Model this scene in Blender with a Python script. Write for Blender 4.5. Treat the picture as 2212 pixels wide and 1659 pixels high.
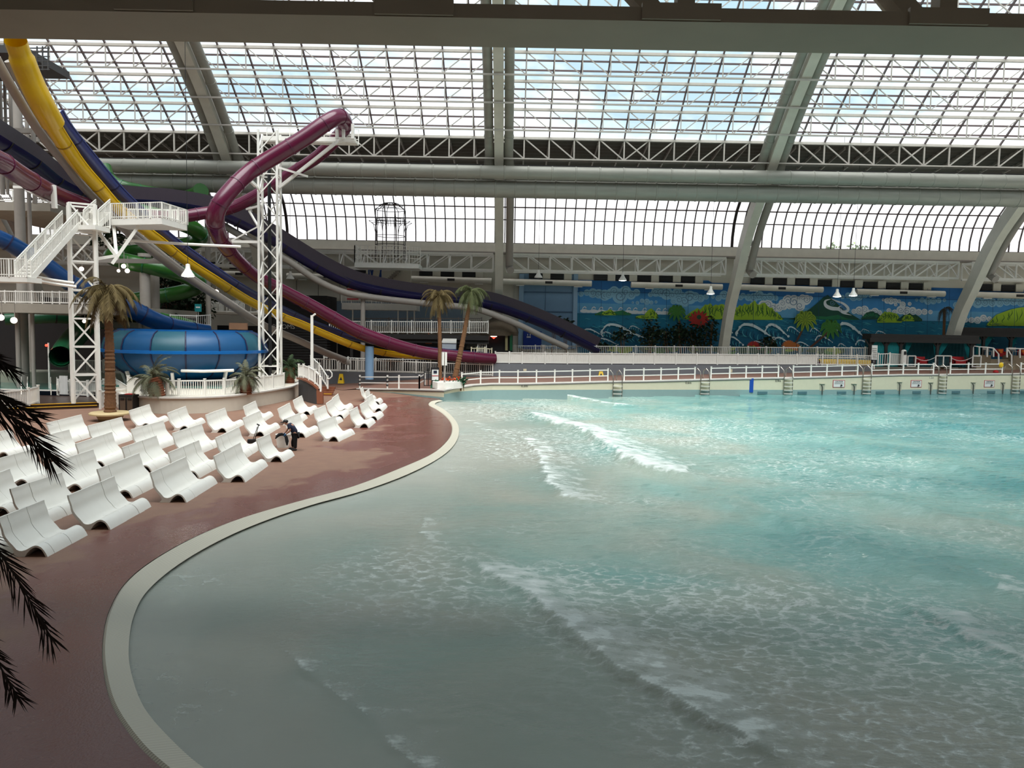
import bpy, math, random
from mathutils import Vector, Matrix, noise
from mathutils.geometry import tessellate_polygon
random.seed(7)
PI = math.pi
for o in list(bpy.data.objects): bpy.data.objects.remove(o)
SC = bpy.context.scene
COL = SC.collection
# ------------------------------------------------------------ camera
FPX = 1600.0; CH = 5.8; TH = math.atan(0.0709); RO = 0.018
F_ = Vector((0, math.cos(TH), -math.sin(TH))); R0 = Vector((1, 0, 0)); U0 = R0.cross(F_)
R_ = R0*math.cos(RO) + U0*math.sin(RO); U_ = U0*math.cos(RO) - R0*math.sin(RO)
EYE = Vector((0, 0, CH))
cam = bpy.data.cameras.new('camera'); camo = bpy.data.objects.new('camera', cam); COL.objects.link(camo)
cam.sensor_width = 36; cam.lens = 36*FPX/2212; cam.clip_end = 600; cam.clip_start = 0.1
M = Matrix((R_, U_, -F_)).transposed().to_4x4(); M.translation = EYE
camo.matrix_world = M
SC.camera = camo
# ------------------------------------------------------------ colour management
SC.view_settings.view_transform = 'Standard'; SC.view_settings.look = 'None'
SC.view_settings.gamma = 1; SC.view_settings.use_curve_mapping = False
SC.view_settings.exposure = 0.42
# ------------------------------------------------------------ sky
W = bpy.data.worlds.new('sky'); SC.world = W; W.use_nodes = True
nt = W.node_tree; nt.nodes.clear()
def N(nt, t, **kw):
    n = nt.nodes.new(t)
    for k, v in kw.items():
        if k.startswith('i_'):
            s = k[2:]; s = int(s) if s.isdigit() else s.replace('_', ' ')
            n.inputs[s].default_value = v
        else: setattr(n, k, v)
    return n
tc = N(nt, 'ShaderNodeTexCoord'); mp = N(nt, 'ShaderNodeMapping'); mp.inputs['Scale'].default_value = (1, 1, 2.2)
nz = N(nt, 'ShaderNodeTexNoise', i_Scale=3.2, i_Detail=6.0, i_Roughness=0.6)
rp = N(nt, 'ShaderNodeValToRGB'); rp.color_ramp.elements[0].position = .44; rp.color_ramp.elements[1].position = .58
rp.color_ramp.elements[0].color = (0.52, 0.70, 0.80, 1); rp.color_ramp.elements[1].color = (1.1, 1.12, 1.16, 1)
sx = N(nt, 'ShaderNodeSeparateXYZ'); mr = N(nt, 'ShaderNodeMapRange', i_1=-0.03, i_2=0.03)
mx = N(nt, 'ShaderNodeMixRGB'); mx.inputs[1].default_value = (.22, .23, .22, 1)
mw = N(nt, 'ShaderNodeMixRGB'); mrw = N(nt, 'ShaderNodeMapRange', i_1=0.12, i_2=0.27)
mw.inputs[1].default_value = (1.35, 1.33, 1.33, 1)
bg = N(nt, 'ShaderNodeBackground', i_Strength=1.0); ow = N(nt, 'ShaderNodeOutputWorld')
L = nt.links.new
L(tc.outputs['Generated'], mp.inputs[0]); L(mp.outputs[0], nz.inputs[0]); L(nz.outputs[0], rp.inputs[0])
L(tc.outputs['Generated'], sx.inputs[0]); L(sx.outputs[2], mr.inputs[0]); L(sx.outputs[2], mrw.inputs[0])
L(mrw.outputs[0], mw.inputs[0]); L(rp.outputs[0], mw.inputs[2]); L(mw.outputs[0], mx.inputs[2])
L(mr.outputs[0], mx.inputs[0]); L(mx.outputs[0], bg.inputs[0]); L(bg.outputs[0], ow.inputs[0])
# ------------------------------------------------------------ sun behind thin cloud (very soft)
sl = bpy.data.lights.new('sun', 'SUN'); sl.energy = 5.6; sl.angle = math.radians(60); sl.color = (1, .985, .96)
so = bpy.data.objects.new('sun', sl); COL.objects.link(so)
so.rotation_euler = (math.radians(22), math.radians(4), 0)   # light comes down and away from the viewer
so.location = (0, 60, 60)
# ------------------------------------------------------------ helpers
def ray(px, py): return F_ + R_*((px-1106)/FPX) + U_*((829.5-py)/FPX)
def P(px, py, Y):
    d = ray(px, py); return EYE + d*(Y/d.y)
def G(px, py, z=0.0):
    d = ray(px, py); return EYE + d*((z-CH)/d.z)
def V(*a): return Vector(a)
def s2l(c): return tuple(((x/255)/12.92 if x/255 <= .04045 else ((x/255+.055)/1.055)**2.4) for x in c)
MATS = {}
def mat(name, c, rough=.6, metal=0, var=.10, scale=3.0, bump=0.0, emit=None, es=1.0, spec=None, stretch=None, alpha=None):
    if name in MATS: return MATS[name]
    m = bpy.data.materials.new(name); m.use_nodes = True; nt = m.node_tree; b = nt.nodes['Principled BSDF']; L = nt.links.new
    lc = s2l(c)
    b.inputs['Roughness'].default_value = rough; b.inputs['Metallic'].default_value = metal
    if spec is not None: b.inputs['Specular IOR Level'].default_value = spec
    tc = N(nt, 'ShaderNodeTexCoord'); mp = N(nt, 'ShaderNodeMapping')
    if stretch: mp.inputs['Scale'].default_value = stretch
    nz = N(nt, 'ShaderNodeTexNoise', i_Scale=scale, i_Detail=5.0)
    L(tc.outputs['Object'], mp.inputs[0]); L(mp.outputs[0], nz.inputs[0])
    mx = N(nt, 'ShaderNodeMixRGB')
    mx.inputs[1].default_value = tuple(x*(1-var) for x in lc)+(1,)
    mx.inputs[2].default_value = tuple(min(1, x*(1+var)) for x in lc)+(1,)
    L(nz.outputs[0], mx.inputs[0]); L(mx.outputs[0], b.inputs['Base Color'])
    if bump:
        bp = N(nt, 'ShaderNodeBump', i_Strength=bump, i_Distance=.02); L(nz.outputs[0], bp.inputs['Height']); L(bp.outputs[0], b.inputs['Normal'])
    if emit:
        b.inputs['Emission Color'].default_value = s2l(emit)+(1,); b.inputs['Emission Strength'].default_value = es
    if alpha is not None: b.inputs['Alpha'].default_value = alpha
    MATS[name] = m; return m
class MB:
    def __init__(s): s.v = []; s.f = []; s.mi = []; s.cur = 0
    def add(s, vs, fs):
        n = len(s.v); s.v += [tuple(p) for p in vs]; s.f += [tuple(i+n for i in f) for f in fs]; s.mi += [s.cur]*len(fs); return s
    def hexa(s, b4, t4):
        return s.add(list(b4)+list(t4), [(3,2,1,0),(4,5,6,7),(0,1,5,4),(1,2,6,5),(2,3,7,6),(3,0,4,7)])
    def box(s, c, d, rz=0):
        x, y, z = d[0]/2, d[1]/2, d[2]/2; cs, sn = math.cos(rz), math.sin(rz); vs = []
        for k in (-z, z):
            for (a, b) in ((-x,-y),(x,-y),(x,y),(-x,y)): vs.append((c[0]+a*cs-b*sn, c[1]+a*sn+b*cs, c[2]+k))
        return s.hexa(vs[:4], vs[4:])
    def bar(s, p, q, w, h=None, up=None):
        p = Vector(p); q = Vector(q); h = h or w; t = (q-p)
        if t.length < 1e-6: return s
        t.normalize(); up = up or (Vector((0,0,1)) if abs(t.z) < .95 else Vector((0,1,0)))
        sd = t.cross(up).normalized(); u = sd.cross(t).normalized()
        a, b = sd*w/2, u*h/2
        return s.hexa([p-a-b, p+a-b, p+a+b, p-a+b], [q-a-b, q+a-b, q+a+b, q-a+b])
    def sweep(s, pts, sec, up=None, closed=True, caps=True, smoothup=True):
        """sec: function(i,t)->list of (side,up) or constant list"""
        n = len(pts); rings = []; pts = [Vector(p) for p in pts]
        for i, p in enumerate(pts):
            t = (pts[min(i+1, n-1)]-pts[max(i-1, 0)]).normalized()
            u0 = up(i) if callable(up) else (up or Vector((0,0,1)))
            if abs(t.dot(u0)) > .985: u0 = Vector((0,1,0))
            sd = t.cross(u0).normalized(); u = sd.cross(t).normalized()
            sc = sec(i) if callable(sec) else sec
            rings.append([p+sd*a+u*b for a, b in sc])
        m = len(rings[0]); vs = [v for r in rings for v in r]; fs = []
        for i in range(n-1):
            for j in range(m if closed else m-1):
                k = (j+1) % m; fs.append((i*m+j, i*m+k, (i+1)*m+k, (i+1)*m+j))
        if caps and closed: fs.append(tuple(range(m-1, -1, -1))); fs.append(tuple((n-1)*m+j for j in range(m)))
        return s.add(vs, fs)
    def tube(s, pts, r, seg=10, caps=True):
        n = len(pts); pts = [Vector(p) for p in pts]; vs = []; fs = []; u = None
        for i, p in enumerate(pts):
            t = (pts[min(i+1, n-1)]-pts[max(i-1, 0)]).normalized()
            if u is None:
                a = Vector((0,0,1)) if abs(t.z) < .9 else Vector((1,0,0)); u = (a-t*a.dot(t)).normalized()
            else: u = (u-t*u.dot(t)).normalized()
            w = t.cross(u); rr = r[i] if isinstance(r, (list, tuple)) else r
            for j in range(seg):
                a = 2*PI*j/seg; vs.append(p+u*(math.cos(a)*rr)+w*(math.sin(a)*rr))
        for i in range(n-1):
            for j in range(seg):
                k = (j+1) % seg; fs.append((i*seg+j, i*seg+k, (i+1)*seg+k, (i+1)*seg+j))
        if caps: fs.append(tuple(range(seg-1, -1, -1))); fs.append(tuple((n-1)*seg+j for j in range(seg)))
        return s.add(vs, fs)
    def cyl(s, p, q, r, seg=10, r2=None): return s.tube([p, q], [r, r if r2 is None else r2], seg)
    def lathe(s, prof, c=(0,0,0), seg=24, a0=0, a1=2*PI, mif=None):
        full = abs(a1-a0-2*PI) < 1e-6; n = len(prof); cols = seg if full else seg+1; vs = []
        for j in range(cols):
            a = a0+(a1-a0)*j/seg
            for r, z in prof: vs.append((c[0]+r*math.cos(a), c[1]+r*math.sin(a), c[2]+z))
        b = len(s.v); s.v += vs
        for j in range(seg):
            k = (j+1) % cols
            for i in range(n-1):
                s.f.append((b+j*n+i, b+k*n+i, b+k*n+i+1, b+j*n+i+1)); s.mi.append(mif(j, i) if mif else s.cur)
        return s
    def ell(s, c, r, seg=12, rings=8):
        return s.lathe([(max(1e-4, math.cos(a)), math.sin(a)) for a in [(-PI/2+PI*i/rings) for i in range(rings+1)]], (0,0,0), seg) and s._xf(c, r, seg*(rings+1))
    def _xf(s, c, r, n):
        for i in range(len(s.v)-n, len(s.v)):
            v = s.v[i]; s.v[i] = (c[0]+v[0]*r[0], c[1]+v[1]*r[1], c[2]+v[2]*r[2])
        return s
    def prism(s, poly, d):
        """poly: list of 3d points, d: extrusion vector"""
        n = len(poly); d = Vector(d); vs = [Vector(p) for p in poly]+[Vector(p)+d for p in poly]
        fs = [tuple(range(n-1, -1, -1)), tuple(range(n, 2*n))]+[(i, (i+1) % n, n+(i+1) % n, n+i) for i in range(n)]
        return s.add(vs, fs)
    def poly(s, pts):
        tri = tessellate_polygon([[Vector(p) for p in pts]]); return s.add(pts, [tuple(t) for t in tri])
    def build(s, name, m, parent=None, smooth=False, **props):
        me = bpy.data.meshes.new(name)
        off = Vector((0,0,0))
        pr = parent
        while pr is not None: off += pr.location; pr = pr.parent
        org = Vector((0,0,0))
        vs = s.v
        if parent is None and props.get('kind') != 'structure' and vs and not props.pop('raw', None):
            xs = [v[0] for v in vs]; ys = [v[1] for v in vs]; zs = [v[2] for v in vs]
            org = Vector(((min(xs)+max(xs))/2, (min(ys)+max(ys))/2, min(zs)))
            off = org
        if off.length > 0: vs = [(v[0]-off.x, v[1]-off.y, v[2]-off.z) for v in vs]
        me.from_pydata([tuple(v) for v in vs], [], s.f)
        for mm in (m if isinstance(m, (list, tuple)) else [m]): me.materials.append(mm)
        if isinstance(m, (list, tuple)): me.polygons.foreach_set('material_index', s.mi)
        if smooth:
            me.polygons.foreach_set('use_smooth', [True]*len(me.polygons))
            if smooth != 'all':
                try: me.set_sharp_from_angle(angle=math.radians(40))
                except Exception: pass
        me.update()
        o = bpy.data.objects.new(name, me); COL.objects.link(o); o.location = org
        if parent is not None: o.parent = parent
        for k, v in props.items():
            if k != 'raw': o[k] = v
        return o
def thing(name, label, cat, loc=(0,0,0), rz=0, group=None):
    o = bpy.data.objects.new(name, None); COL.objects.link(o); o.location = loc; o.rotation_euler = (0,0,rz)
    o.empty_display_size = .3; o['label'] = label; o['category'] = cat
    if group: o['group'] = group
    return o
def dup(root, loc, rz=0, label=None, scale=None, group=None):
    kids = {}
    for c in KIDS(root): kids[c] = KIDS(c)
    r = root.copy(); COL.objects.link(r); r.location = loc; r.rotation_euler = (0,0,rz)
    if scale is not None: r.scale = (scale,)*3
    if label: r['label'] = label
    if group: r['group'] = group
    for c, gs in kids.items():
        d = c.copy(); COL.objects.link(d); d.parent = r
        for g in gs:
            e = g.copy(); COL.objects.link(e); e.parent = d
    return r
def KIDS(r): return [c for c in COL.objects if c.parent == r]
def cr(pts, n=8):
    """catmull-rom through tuples of any length"""
    out = []; k = len(pts)
    for i in range(k-1):
        p0, p1, p2, p3 = pts[max(i-1,0)], pts[i], pts[i+1], pts[min(i+2,k-1)]
        for j in range(n):
            t = j/n; out.append(tuple(.5*((2*b)+(-a+c)*t+(2*a-5*b+4*c-d)*t*t+(-a+3*b-3*c+d)*t*t*t) for a, b, c, d in zip(p0, p1, p2, p3)))
    out.append(tuple(pts[-1])); return out
def arc(r, a0, a1, n, th=0):
    o = [(r*math.cos(math.radians(a0+(a1-a0)*i/n)), r*math.sin(math.radians(a0+(a1-a0)*i/n))) for i in range(n+1)]
    if th: q = r-th; o += [(q*math.cos(math.radians(a1-(a1-a0)*i/n)), q*math.sin(math.radians(a1-(a1-a0)*i/n))) for i in range(n+1)]
    return o
def text(s, size, loc, m, parent=None, rot=(PI/2,0,0), name='lettering', ext=.004, align='CENTER'):
    cu = bpy.data.curves.new(name, 'FONT'); cu.body = s; cu.size = size; cu.extrude = ext; cu.align_x = align; cu.align_y = 'CENTER'
    cu.materials.append(m); tmp = bpy.data.objects.new('tmp', cu); COL.objects.link(tmp); dg = bpy.context.evaluated_depsgraph_get()
    me = bpy.data.meshes.new_from_object(tmp.evaluated_get(dg)); bpy.data.objects.remove(tmp); bpy.data.curves.remove(cu)
    o = bpy.data.objects.new(name, me); COL.objects.link(o); o.rotation_euler = rot
    loc = Vector(loc)
    if parent is not None:
        o.parent = parent; pr = parent; off = Vector((0,0,0))
        while pr is not None: off += pr.location; pr = pr.parent
        loc = loc-off
    o.location = loc; return o
# ------------------------------------------------------------ materials
WHITE = mat('white_plastic', (232,228,220), .35, var=.04)
LOUNGE = mat('lounger_polyethylene', (228,224,215), .42, var=.05, scale=2.5, bump=.05)
STEELW = mat('white_painted_steel', (232,228,220), .45, var=.08)
BEIGE = mat('beige_painted_steel', (208,203,189), .5, var=.12, scale=1.2)
BEIGEW = mat('beige_wall_panel', (208,202,187), .7, var=.08, scale=.8)
GIRD = mat('girder_paint', (146,132,114), .6, var=.12, scale=.8)
TRUSS = mat('truss_paint', (200,193,184), .5, var=.08)
BAR = mat('glazing_bar_mauve', (104,88,88), .5, var=.1)
DARKBAR = mat('dark_window_bar', (70,58,56), .5)
SOFFIT = mat('dark_corrugated_soffit', (84,80,72), .7, var=.15)
DUCT = mat('duct_metal', (150,148,138), .5, metal=.15, var=.22, scale=.9, stretch=(.4,1,3))
GREYC = mat('grey_column_paint', (152,144,136), .55, var=.08)
CONC = mat('grey_concrete', (150,142,130), .85, var=.15, scale=1.5, bump=.1)
GREYW = mat('grey_wall_paint', (112,114,118), .7, var=.06)
DARK = mat('dark_cladding', (34,30,28), .7, var=.2)
DARKG = mat('charcoal_wall', (66,64,64), .7)
BLACK = mat('black_plastic', (20,20,22), .5)
TERRA = mat('terracotta_trim', (128,74,48), .7)
BLUEW = mat('pale_blue_wall', (118,150,180), .7, var=.06)
YEL = mat('yellow_fibreglass', (210,166,6), .25, var=.06)
YELD = mat('yellow_stripe_paint', (214,160,30), .6)
BLU = mat('violet_blue_fibreglass', (50,58,112), .3, var=.08)
MAG = mat('plum_fibreglass', (88,22,50), .22, var=.12, scale=1.0)
MAGL = mat('plum_flange', (84,24,54), .35)
IND = mat('indigo_fibreglass', (22,18,70), .3, var=.1)
PLUM = mat('dull_plum_fibreglass', (62,50,60), .4, var=.12)
GRN = mat('green_fibreglass', (34,84,22), .3, var=.12)
DGRN = mat('dark_green_fibreglass', (20,86,52), .35, var=.12)
CYAN = mat('bowl_blue', (2,72,118), .42, var=.08)
TEALP = mat('bowl_teal_grey', (24,80,96), .45, var=.12)
CYANL = mat('bowl_band_blue', (8,92,160), .3)
SLB = mat('blue_tube', (10,58,108), .28, var=.08)
STEEL = mat('stainless_steel', (170,165,155), .25, metal=.9)
TRUNK = mat('palm_trunk_bark', (108,74,46), .9, var=.45, scale=9, bump=.6)
PINE = mat('pineapple_bark', (120,66,40), .9, var=.4, scale=7, bump=.6)
FROND = mat('dry_palm_frond', (98,82,44), .8, var=.4, scale=3)
FRONDG = mat('olive_palm_frond', (74,80,42), .8, var=.4, scale=3)
FRONDD = mat('grey_green_frond', (94,94,70), .8, var=.35)
FRONDB = mat('near_black_frond', (34,22,16), .7, var=.4)
LEAF = mat('dark_green_leaf', (30,52,28), .7, var=.5)
RED = mat('red_cushion', (168,24,28), .7)
TEALC = mat('teal_curtain', (10,120,124), .8, var=.12)
TEALD = mat('dark_teal_curtain', (6,82,92), .8, var=.12)
CREAM = mat('cream_paint', (216,206,176), .6)
BULB = mat('lit_lamp_lens', (255,250,235), .4, emit=(255,248,230), es=3.0)
GLOBE = mat('lit_globe', (255,240,230), .4, emit=(255,240,225), es=1.8)
REDL = mat('lit_red_lens', (255,60,40), .4, emit=(255,60,40), es=3.0)
NAVY = mat('navy_cloth', (22,28,52), .85)
BLKC = mat('black_cloth', (16,15,18), .9)
SKIN = mat('skin', (176,124,98), .55)
ORANGE = mat('orange_flower', (214,82,24), .7, var=.3, scale=8)
BROWNBIN = mat('brown_bin_panel', (92,74,58), .6)
THATCH = mat('thatch_straw', (104,90,74), .95, var=.4, scale=6, bump=.8, stretch=(3,3,.6))
DECKD = mat('dark_brown_deck', (60,42,36), .35, var=.2)
GLASSM = bpy.data.materials.new('clear_glazing'); GLASSM.use_nodes = True
nt = GLASSM.node_tree; nt.nodes.clear(); L = nt.links.new
g1 = N(nt, 'ShaderNodeBsdfTransparent'); g1.inputs[0].default_value = (.93,.97,.98,1)
g2 = N(nt, 'ShaderNodeBsdfGlossy', i_Roughness=.05); gm = N(nt, 'ShaderNodeMixShader', i_0=.05); go = N(nt, 'ShaderNodeOutputMaterial')
L(g1.outputs[0], gm.inputs[1]); L(g2.outputs[0], gm.inputs[2]); L(gm.outputs[0], go.inputs[0])
FROST = bpy.data.materials.new('milky_glazing'); FROST.use_nodes = True
nt = FROST.node_tree; nt.nodes.clear(); L = nt.links.new
g1 = N(nt, 'ShaderNodeBsdfTransparent'); g1.inputs[0].default_value = (.95,.94,.95,1)
g2 = N(nt, 'ShaderNodeBsdfTranslucent'); g2.inputs[0].default_value = (.9,.88,.88,1)
gn = N(nt, 'ShaderNodeTexNoise', i_Scale=.5, i_Detail=3.0); gr = N(nt, 'ShaderNodeMapRange', i_1=.35, i_2=.7, i_3=.1, i_4=.45)
gm = N(nt, 'ShaderNodeMixShader'); go = N(nt, 'ShaderNodeOutputMaterial')
L(gn.outputs[0], gr.inputs[0]); L(gr.outputs[0], gm.inputs[0])
L(g1.outputs[0], gm.inputs[1]); L(g2.outputs[0], gm.inputs[2]); L(gm.outputs[0], go.inputs[0])
# ============================================================ STRUCTURE
RIBX = lambda k: -1.7+27.3*k
# ---- shoreline
OUT = [(1500,2100),(1100,2010),(760,1900),(520,1780),(430,1720),(350,1659),(290,1600),(240,1520),(222,1440),(222,1380),(235,1320),(270,1260),(330,1210),(420,1160),(520,1120),(640,1085),(760,1052),(860,1013),(930,982),(962,956),(975,935),(974,915),(960,897),(942,884),(926,875),(930,868),(948,864.5)]
INN = [(1500,1990),(1100,1900),(800,1810),(600,1740),(515,1695),(440,1659),(372,1600),(312,1530),(285,1460),(278,1400),(289,1330),(320,1275),(385,1220),(470,1170),(560,1130),(670,1092),(785,1060),(880,1025),(948,990),(980,962),(991,937),(988,915),(972,895),(955,882),(940,874),(944,869),(957,866)]
outw = [G(x, y, .12) for x, y in OUT]; innw = [G(x, y, .04) for x, y in INN]
outw = [V(*p) for p in cr([tuple(p) for p in outw], 5)]; innw = [V(*p) for p in cr([tuple(p) for p in innw], 5)]
# ---- pool wall: pixel x, waterline y, coping y
PW = [(959,864.6,843),(974,861.5,839),(989,858.5,836.3),(1020,856,831.5),(1063,854.2,829),(1130,854,828.8),(1230,853.6,826.5),(1312,853.2,824.2),(1333,853.2,824),(1400,853,823),(1521,853,819.7),(1610,853,817.5),(1700,853,816),(1785,852.6,814),(1869,852.3,811.5),(1950,851.8,809.5),(2032,851.3,809),(2110,851,808),(2190,850.6,807.5),(2330,850,805),(2700,848,800)]
pw = []
for x, yw, yc in PW:
    b = G(x, yw, 0.0); t = P(x, yc, b.y); pw.append((x, b, t))
def coping(px, back=0.0):
    for i in range(len(pw)-1):
        if pw[i][0] <= px <= pw[i+1][0]:
            f = (px-pw[i][0])/(pw[i+1][0]-pw[i][0]); b = pw[i][1].lerp(pw[i+1][1], f); t = pw[i][2].lerp(pw[i+1][2], f)
            if back:
                d = ray(px, 830); b = b+V(d.x/d.y, 1, 0)*back
            return V(b.x, b.y, t.z)
    return pw[-1][2].copy()
# floor of the beach
FLOORM = bpy.data.materials.new('terracotta_rubber_deck'); FLOORM.use_nodes = True; nt = FLOORM.node_tree; b = nt.nodes['Principled BSDF']; L = nt.links.new; b.inputs['Specular IOR Level'].default_value = .3
tc = N(nt, 'ShaderNodeTexCoord'); at = N(nt, 'ShaderNodeAttribute', attribute_name='wet')
n1 = N(nt, 'ShaderNodeTexNoise', i_Scale=.42, i_Detail=6.0, i_Roughness=.62, i_Distortion=.4); n2 = N(nt, 'ShaderNodeTexNoise', i_Scale=2.2, i_Detail=4.0); n3 = N(nt, 'ShaderNodeTexNoise', i_Scale=28.0, i_Detail=3.0)
for n in (n1, n2, n3): L(tc.outputs['Object'], n.inputs[0])
ad = N(nt, 'ShaderNodeMath', operation='ADD'); L(at.outputs['Fac'], ad.inputs[0]); L(n1.outputs[0], ad.inputs[1])
wr = N(nt, 'ShaderNodeMapRange', i_1=.80, i_2=.90); L(ad.outputs[0], wr.inputs[0])
c1 = N(nt, 'ShaderNodeMixRGB'); c1.inputs[1].default_value = s2l((140,108,88))+(1,); c1.inputs[2].default_value = s2l((118,88,76))+(1,); L(n2.outputs[0], c1.inputs[0])
c2 = N(nt, 'ShaderNodeMixRGB'); c2.inputs[2].default_value = s2l((112,68,58))+(1,); L(c1.outputs[0], c2.inputs[1]); L(wr.outputs[0], c2.inputs[0])
L(c2.outputs[0], b.inputs['Base Color'])
pr = N(nt, 'ShaderNodeMapRange', i_1=1.0, i_2=1.12); L(ad.outputs[0], pr.inputs[0])
r1 = N(nt, 'ShaderNodeMapRange', i_3=.62, i_4=.3); L(wr.outputs[0], r1.inputs[0])
r2 = N(nt, 'ShaderNodeMapRange', i_3=1.0, i_4=.2); L(pr.outputs[0], r2.inputs[0]); rm = N(nt, 'ShaderNodeMath', operation='MULTIPLY'); L(r1.outputs[0], rm.inputs[0]); L(r2.outputs[0], rm.inputs[1])
L(rm.outputs[0], b.inputs['Roughness']); bp = N(nt, 'ShaderNodeBump', i_Strength=.25, i_Distance=.02); L(n3.outputs[0], bp.inputs['Height']); L(bp.outputs[0], b.inputs['Normal'])
# deck: strips radiating outward from the shoreline curve so it can carry a wetness attribute
mb = MB(); wet = []
offs = [0, .5, 1, 1.6, 2.4, 3.5, 5, 8, 14, 24, 40, 80, 120]
nO = len(outw)
base = []
for i, p in enumerate(outw):
    # every shore point runs out along a smoothly fanning direction
    f = i/(nO-1); a = math.radians(-95 - 125*min(1, max(0, (f-.0)/.80))) if f < .8 else math.radians(-220-30*(f-.8)/.2)
    base.append((p, V(math.cos(a), math.sin(a), 0)))
far = MB()
# simple big polygon for the deck, fine wetness strips on top of the shore side
big = [tuple(p) for p in outw]+[(-5.6,92,.12),(-72,92,.12),(-72,-14,.12),(95,-14,.12),(95,4,.12),(outw[0].x+6,4,.12)]
mb.poly(big)
deck = mb.build('floor', FLOORM, kind='structure')
import bmesh
bm = bmesh.new(); bm.from_mesh(deck.data)
for _ in range(6):
    ed = [e for e in bm.edges if e.calc_length() > 2.2]
    if not ed: break
    bmesh.ops.subdivide_edges(bm, edges=ed, cuts=1); bmesh.ops.triangulate(bm, faces=bm.faces[:])
bm.to_mesh(deck.data); bm.free()
at_ = deck.data.attributes.new('wet', 'FLOAT', 'POINT'); ow2 = [(p.x, p.y) for p in outw]
vals = []
for v in deck.data.vertices:
    d = min(math.hypot(v.co.x-a, v.co.y-b) for a, b in ow2)
    wid = 2.6+ (3.5 if v.co.y > 34 else 0)
    vals.append(max(0.0, .72-.45*(d/wid)) if d < wid*1.6 else 0)
at_.data.foreach_set('value', vals)
# grated gutter band
CURB = bpy.data.materials.new('gutter_grating'); CURB.use_nodes = True; nt = CURB.node_tree; b = nt.nodes['Principled BSDF']; L = nt.links.new
at = N(nt, 'ShaderNodeAttribute', attribute_name='run'); mm = N(nt, 'ShaderNodeMath', operation='SINE'); m2 = N(nt, 'ShaderNodeMath', operation='MULTIPLY', i_1=2*PI/.06)
L(at.outputs['Fac'], m2.inputs[0]); L(m2.outputs[0], mm.inputs[0]); mr = N(nt, 'ShaderNodeMapRange', i_1=-1.0, i_2=1.0, i_3=0, i_4=1); L(mm.outputs[0], mr.inputs[0])
cm = N(nt, 'ShaderNodeMixRGB'); cm.inputs[1].default_value = s2l((168,160,142))+(1,); cm.inputs[2].default_value = s2l((210,203,184))+(1,); L(mr.outputs[0], cm.inputs[0]); L(cm.outputs[0], b.inputs['Base Color']); b.inputs['Roughness'].default_value = .5
mb = MB(); run = []; s = 0; n = min(len(outw), len(innw)); vs = []
for i in range(n):
    if i: s += (outw[i]-outw[i-1]).length
    run += [s]*3; a, c = outw[i], innw[i]; mid = a.lerp(c, .12)
    vs += [V(a.x, a.y, .10), V(mid.x, mid.y, .15), V(c.x, c.y, .045)]
fs = []
for i in range(n-1):
    for j in range(2): fs.append((3*i+j, 3*i+j+1, 3*i+j+4, 3*i+j+3))
mb.add(vs, fs); cb = mb.build('trim_1', CURB, kind='structure')
cb.data.attributes.new('run', 'FLOAT', 'POINT').data.foreach_set('value', run)
# pool basin (sloping beach under the water)
BASIN = mat('basin_render', (192,186,176), .6, var=.10, scale=.6, stretch=(1,1,1))
NX, NY = 60, 60; mb = MB(); vs = []
inn2 = [(p.x, p.y) for p in innw]
for j in range(NY+1):
    for i in range(NX+1):
        Y = 3+82*j/NY; X = -14+109*i/NX
        d = min(math.hypot(X-a, Y-b) for a, b in inn2)
        side = 1
        # outside the shoreline? (left of it)
        vs.append([X, Y, d])
def inside(x, y):
    c = False; poly = [(p.x, p.y) for p in innw]+[(95, 88), (120, 40), (95, 2)]
    for k in range(len(poly)):
        x1, y1 = poly[k-1]; x2, y2 = poly[k]
        if (y1 > y) != (y2 > y) and x < (x2-x1)*(y-y1)/(y2-y1)+x1: c = not c
    return c
zz = []
for v in vs: zz.append((v[0], v[1], (.0-.04*v[2] if inside(v[0], v[1]) else (-.02 if v[0] < -5 or v[1] < 50 else -.9))))
mb.add(zz, [(j*(NX+1)+i, j*(NX+1)+i+1, (j+1)*(NX+1)+i+1, (j+1)*(NX+1)+i) for j in range(NY) for i in range(NX)])
mb.build('floor', BASIN, smooth='all', kind='structure')
# ---- water
def crest(pts): return [G(x, y, 0) for x, y in pts]
# foam fronts: polyline, ridge height, foam width behind (m), strength
CRESTS = [([(1172,853),(1210,857),(1255,866),(1290,873),(1340,879),(1400,884)], .26, 1.0, 1.0),
 ([(1112,878),(1135,895),(1170,912),(1230,925),(1270,940),(1310,972),(1360,1000),(1410,1020),(1480,1033),(1540,1032)], .30, 1.5, 1.0),
 ([(1102,933),(1130,950),(1155,975),(1172,1010),(1180,1045),(1210,1070),(1250,1085),(1300,1092)], .12, .9, .85),
 ([(975,1190),(1010,1215),(1060,1245),(1110,1272),(1150,1300),(1200,1345),(1260,1395),(1330,1450),(1420,1500),(1520,1552),(1610,1600),(1720,1659),(1850,1740)], .11, .9, .92),
 ([(560,1365),(610,1400),(655,1450),(720,1500),(790,1545),(850,1610),(905,1670),(1000,1760)], .04, .40, .6),
 ([(900,1100),(920,1120),(905,1150),(925,1180),(980,1205)], .03, .5, .6),
 ([(990,895),(1040,930),(1090,935),(1120,940)], .05, 1.2, .6),
 ([(1935,1290),(1985,1325),(2040,1350),(2110,1385),(2212,1440),(2330,1490)], .12, .9, .8),
 ([(2110,1225),(2160,1285),(2230,1310)], .05, .8, .6)]
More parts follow.
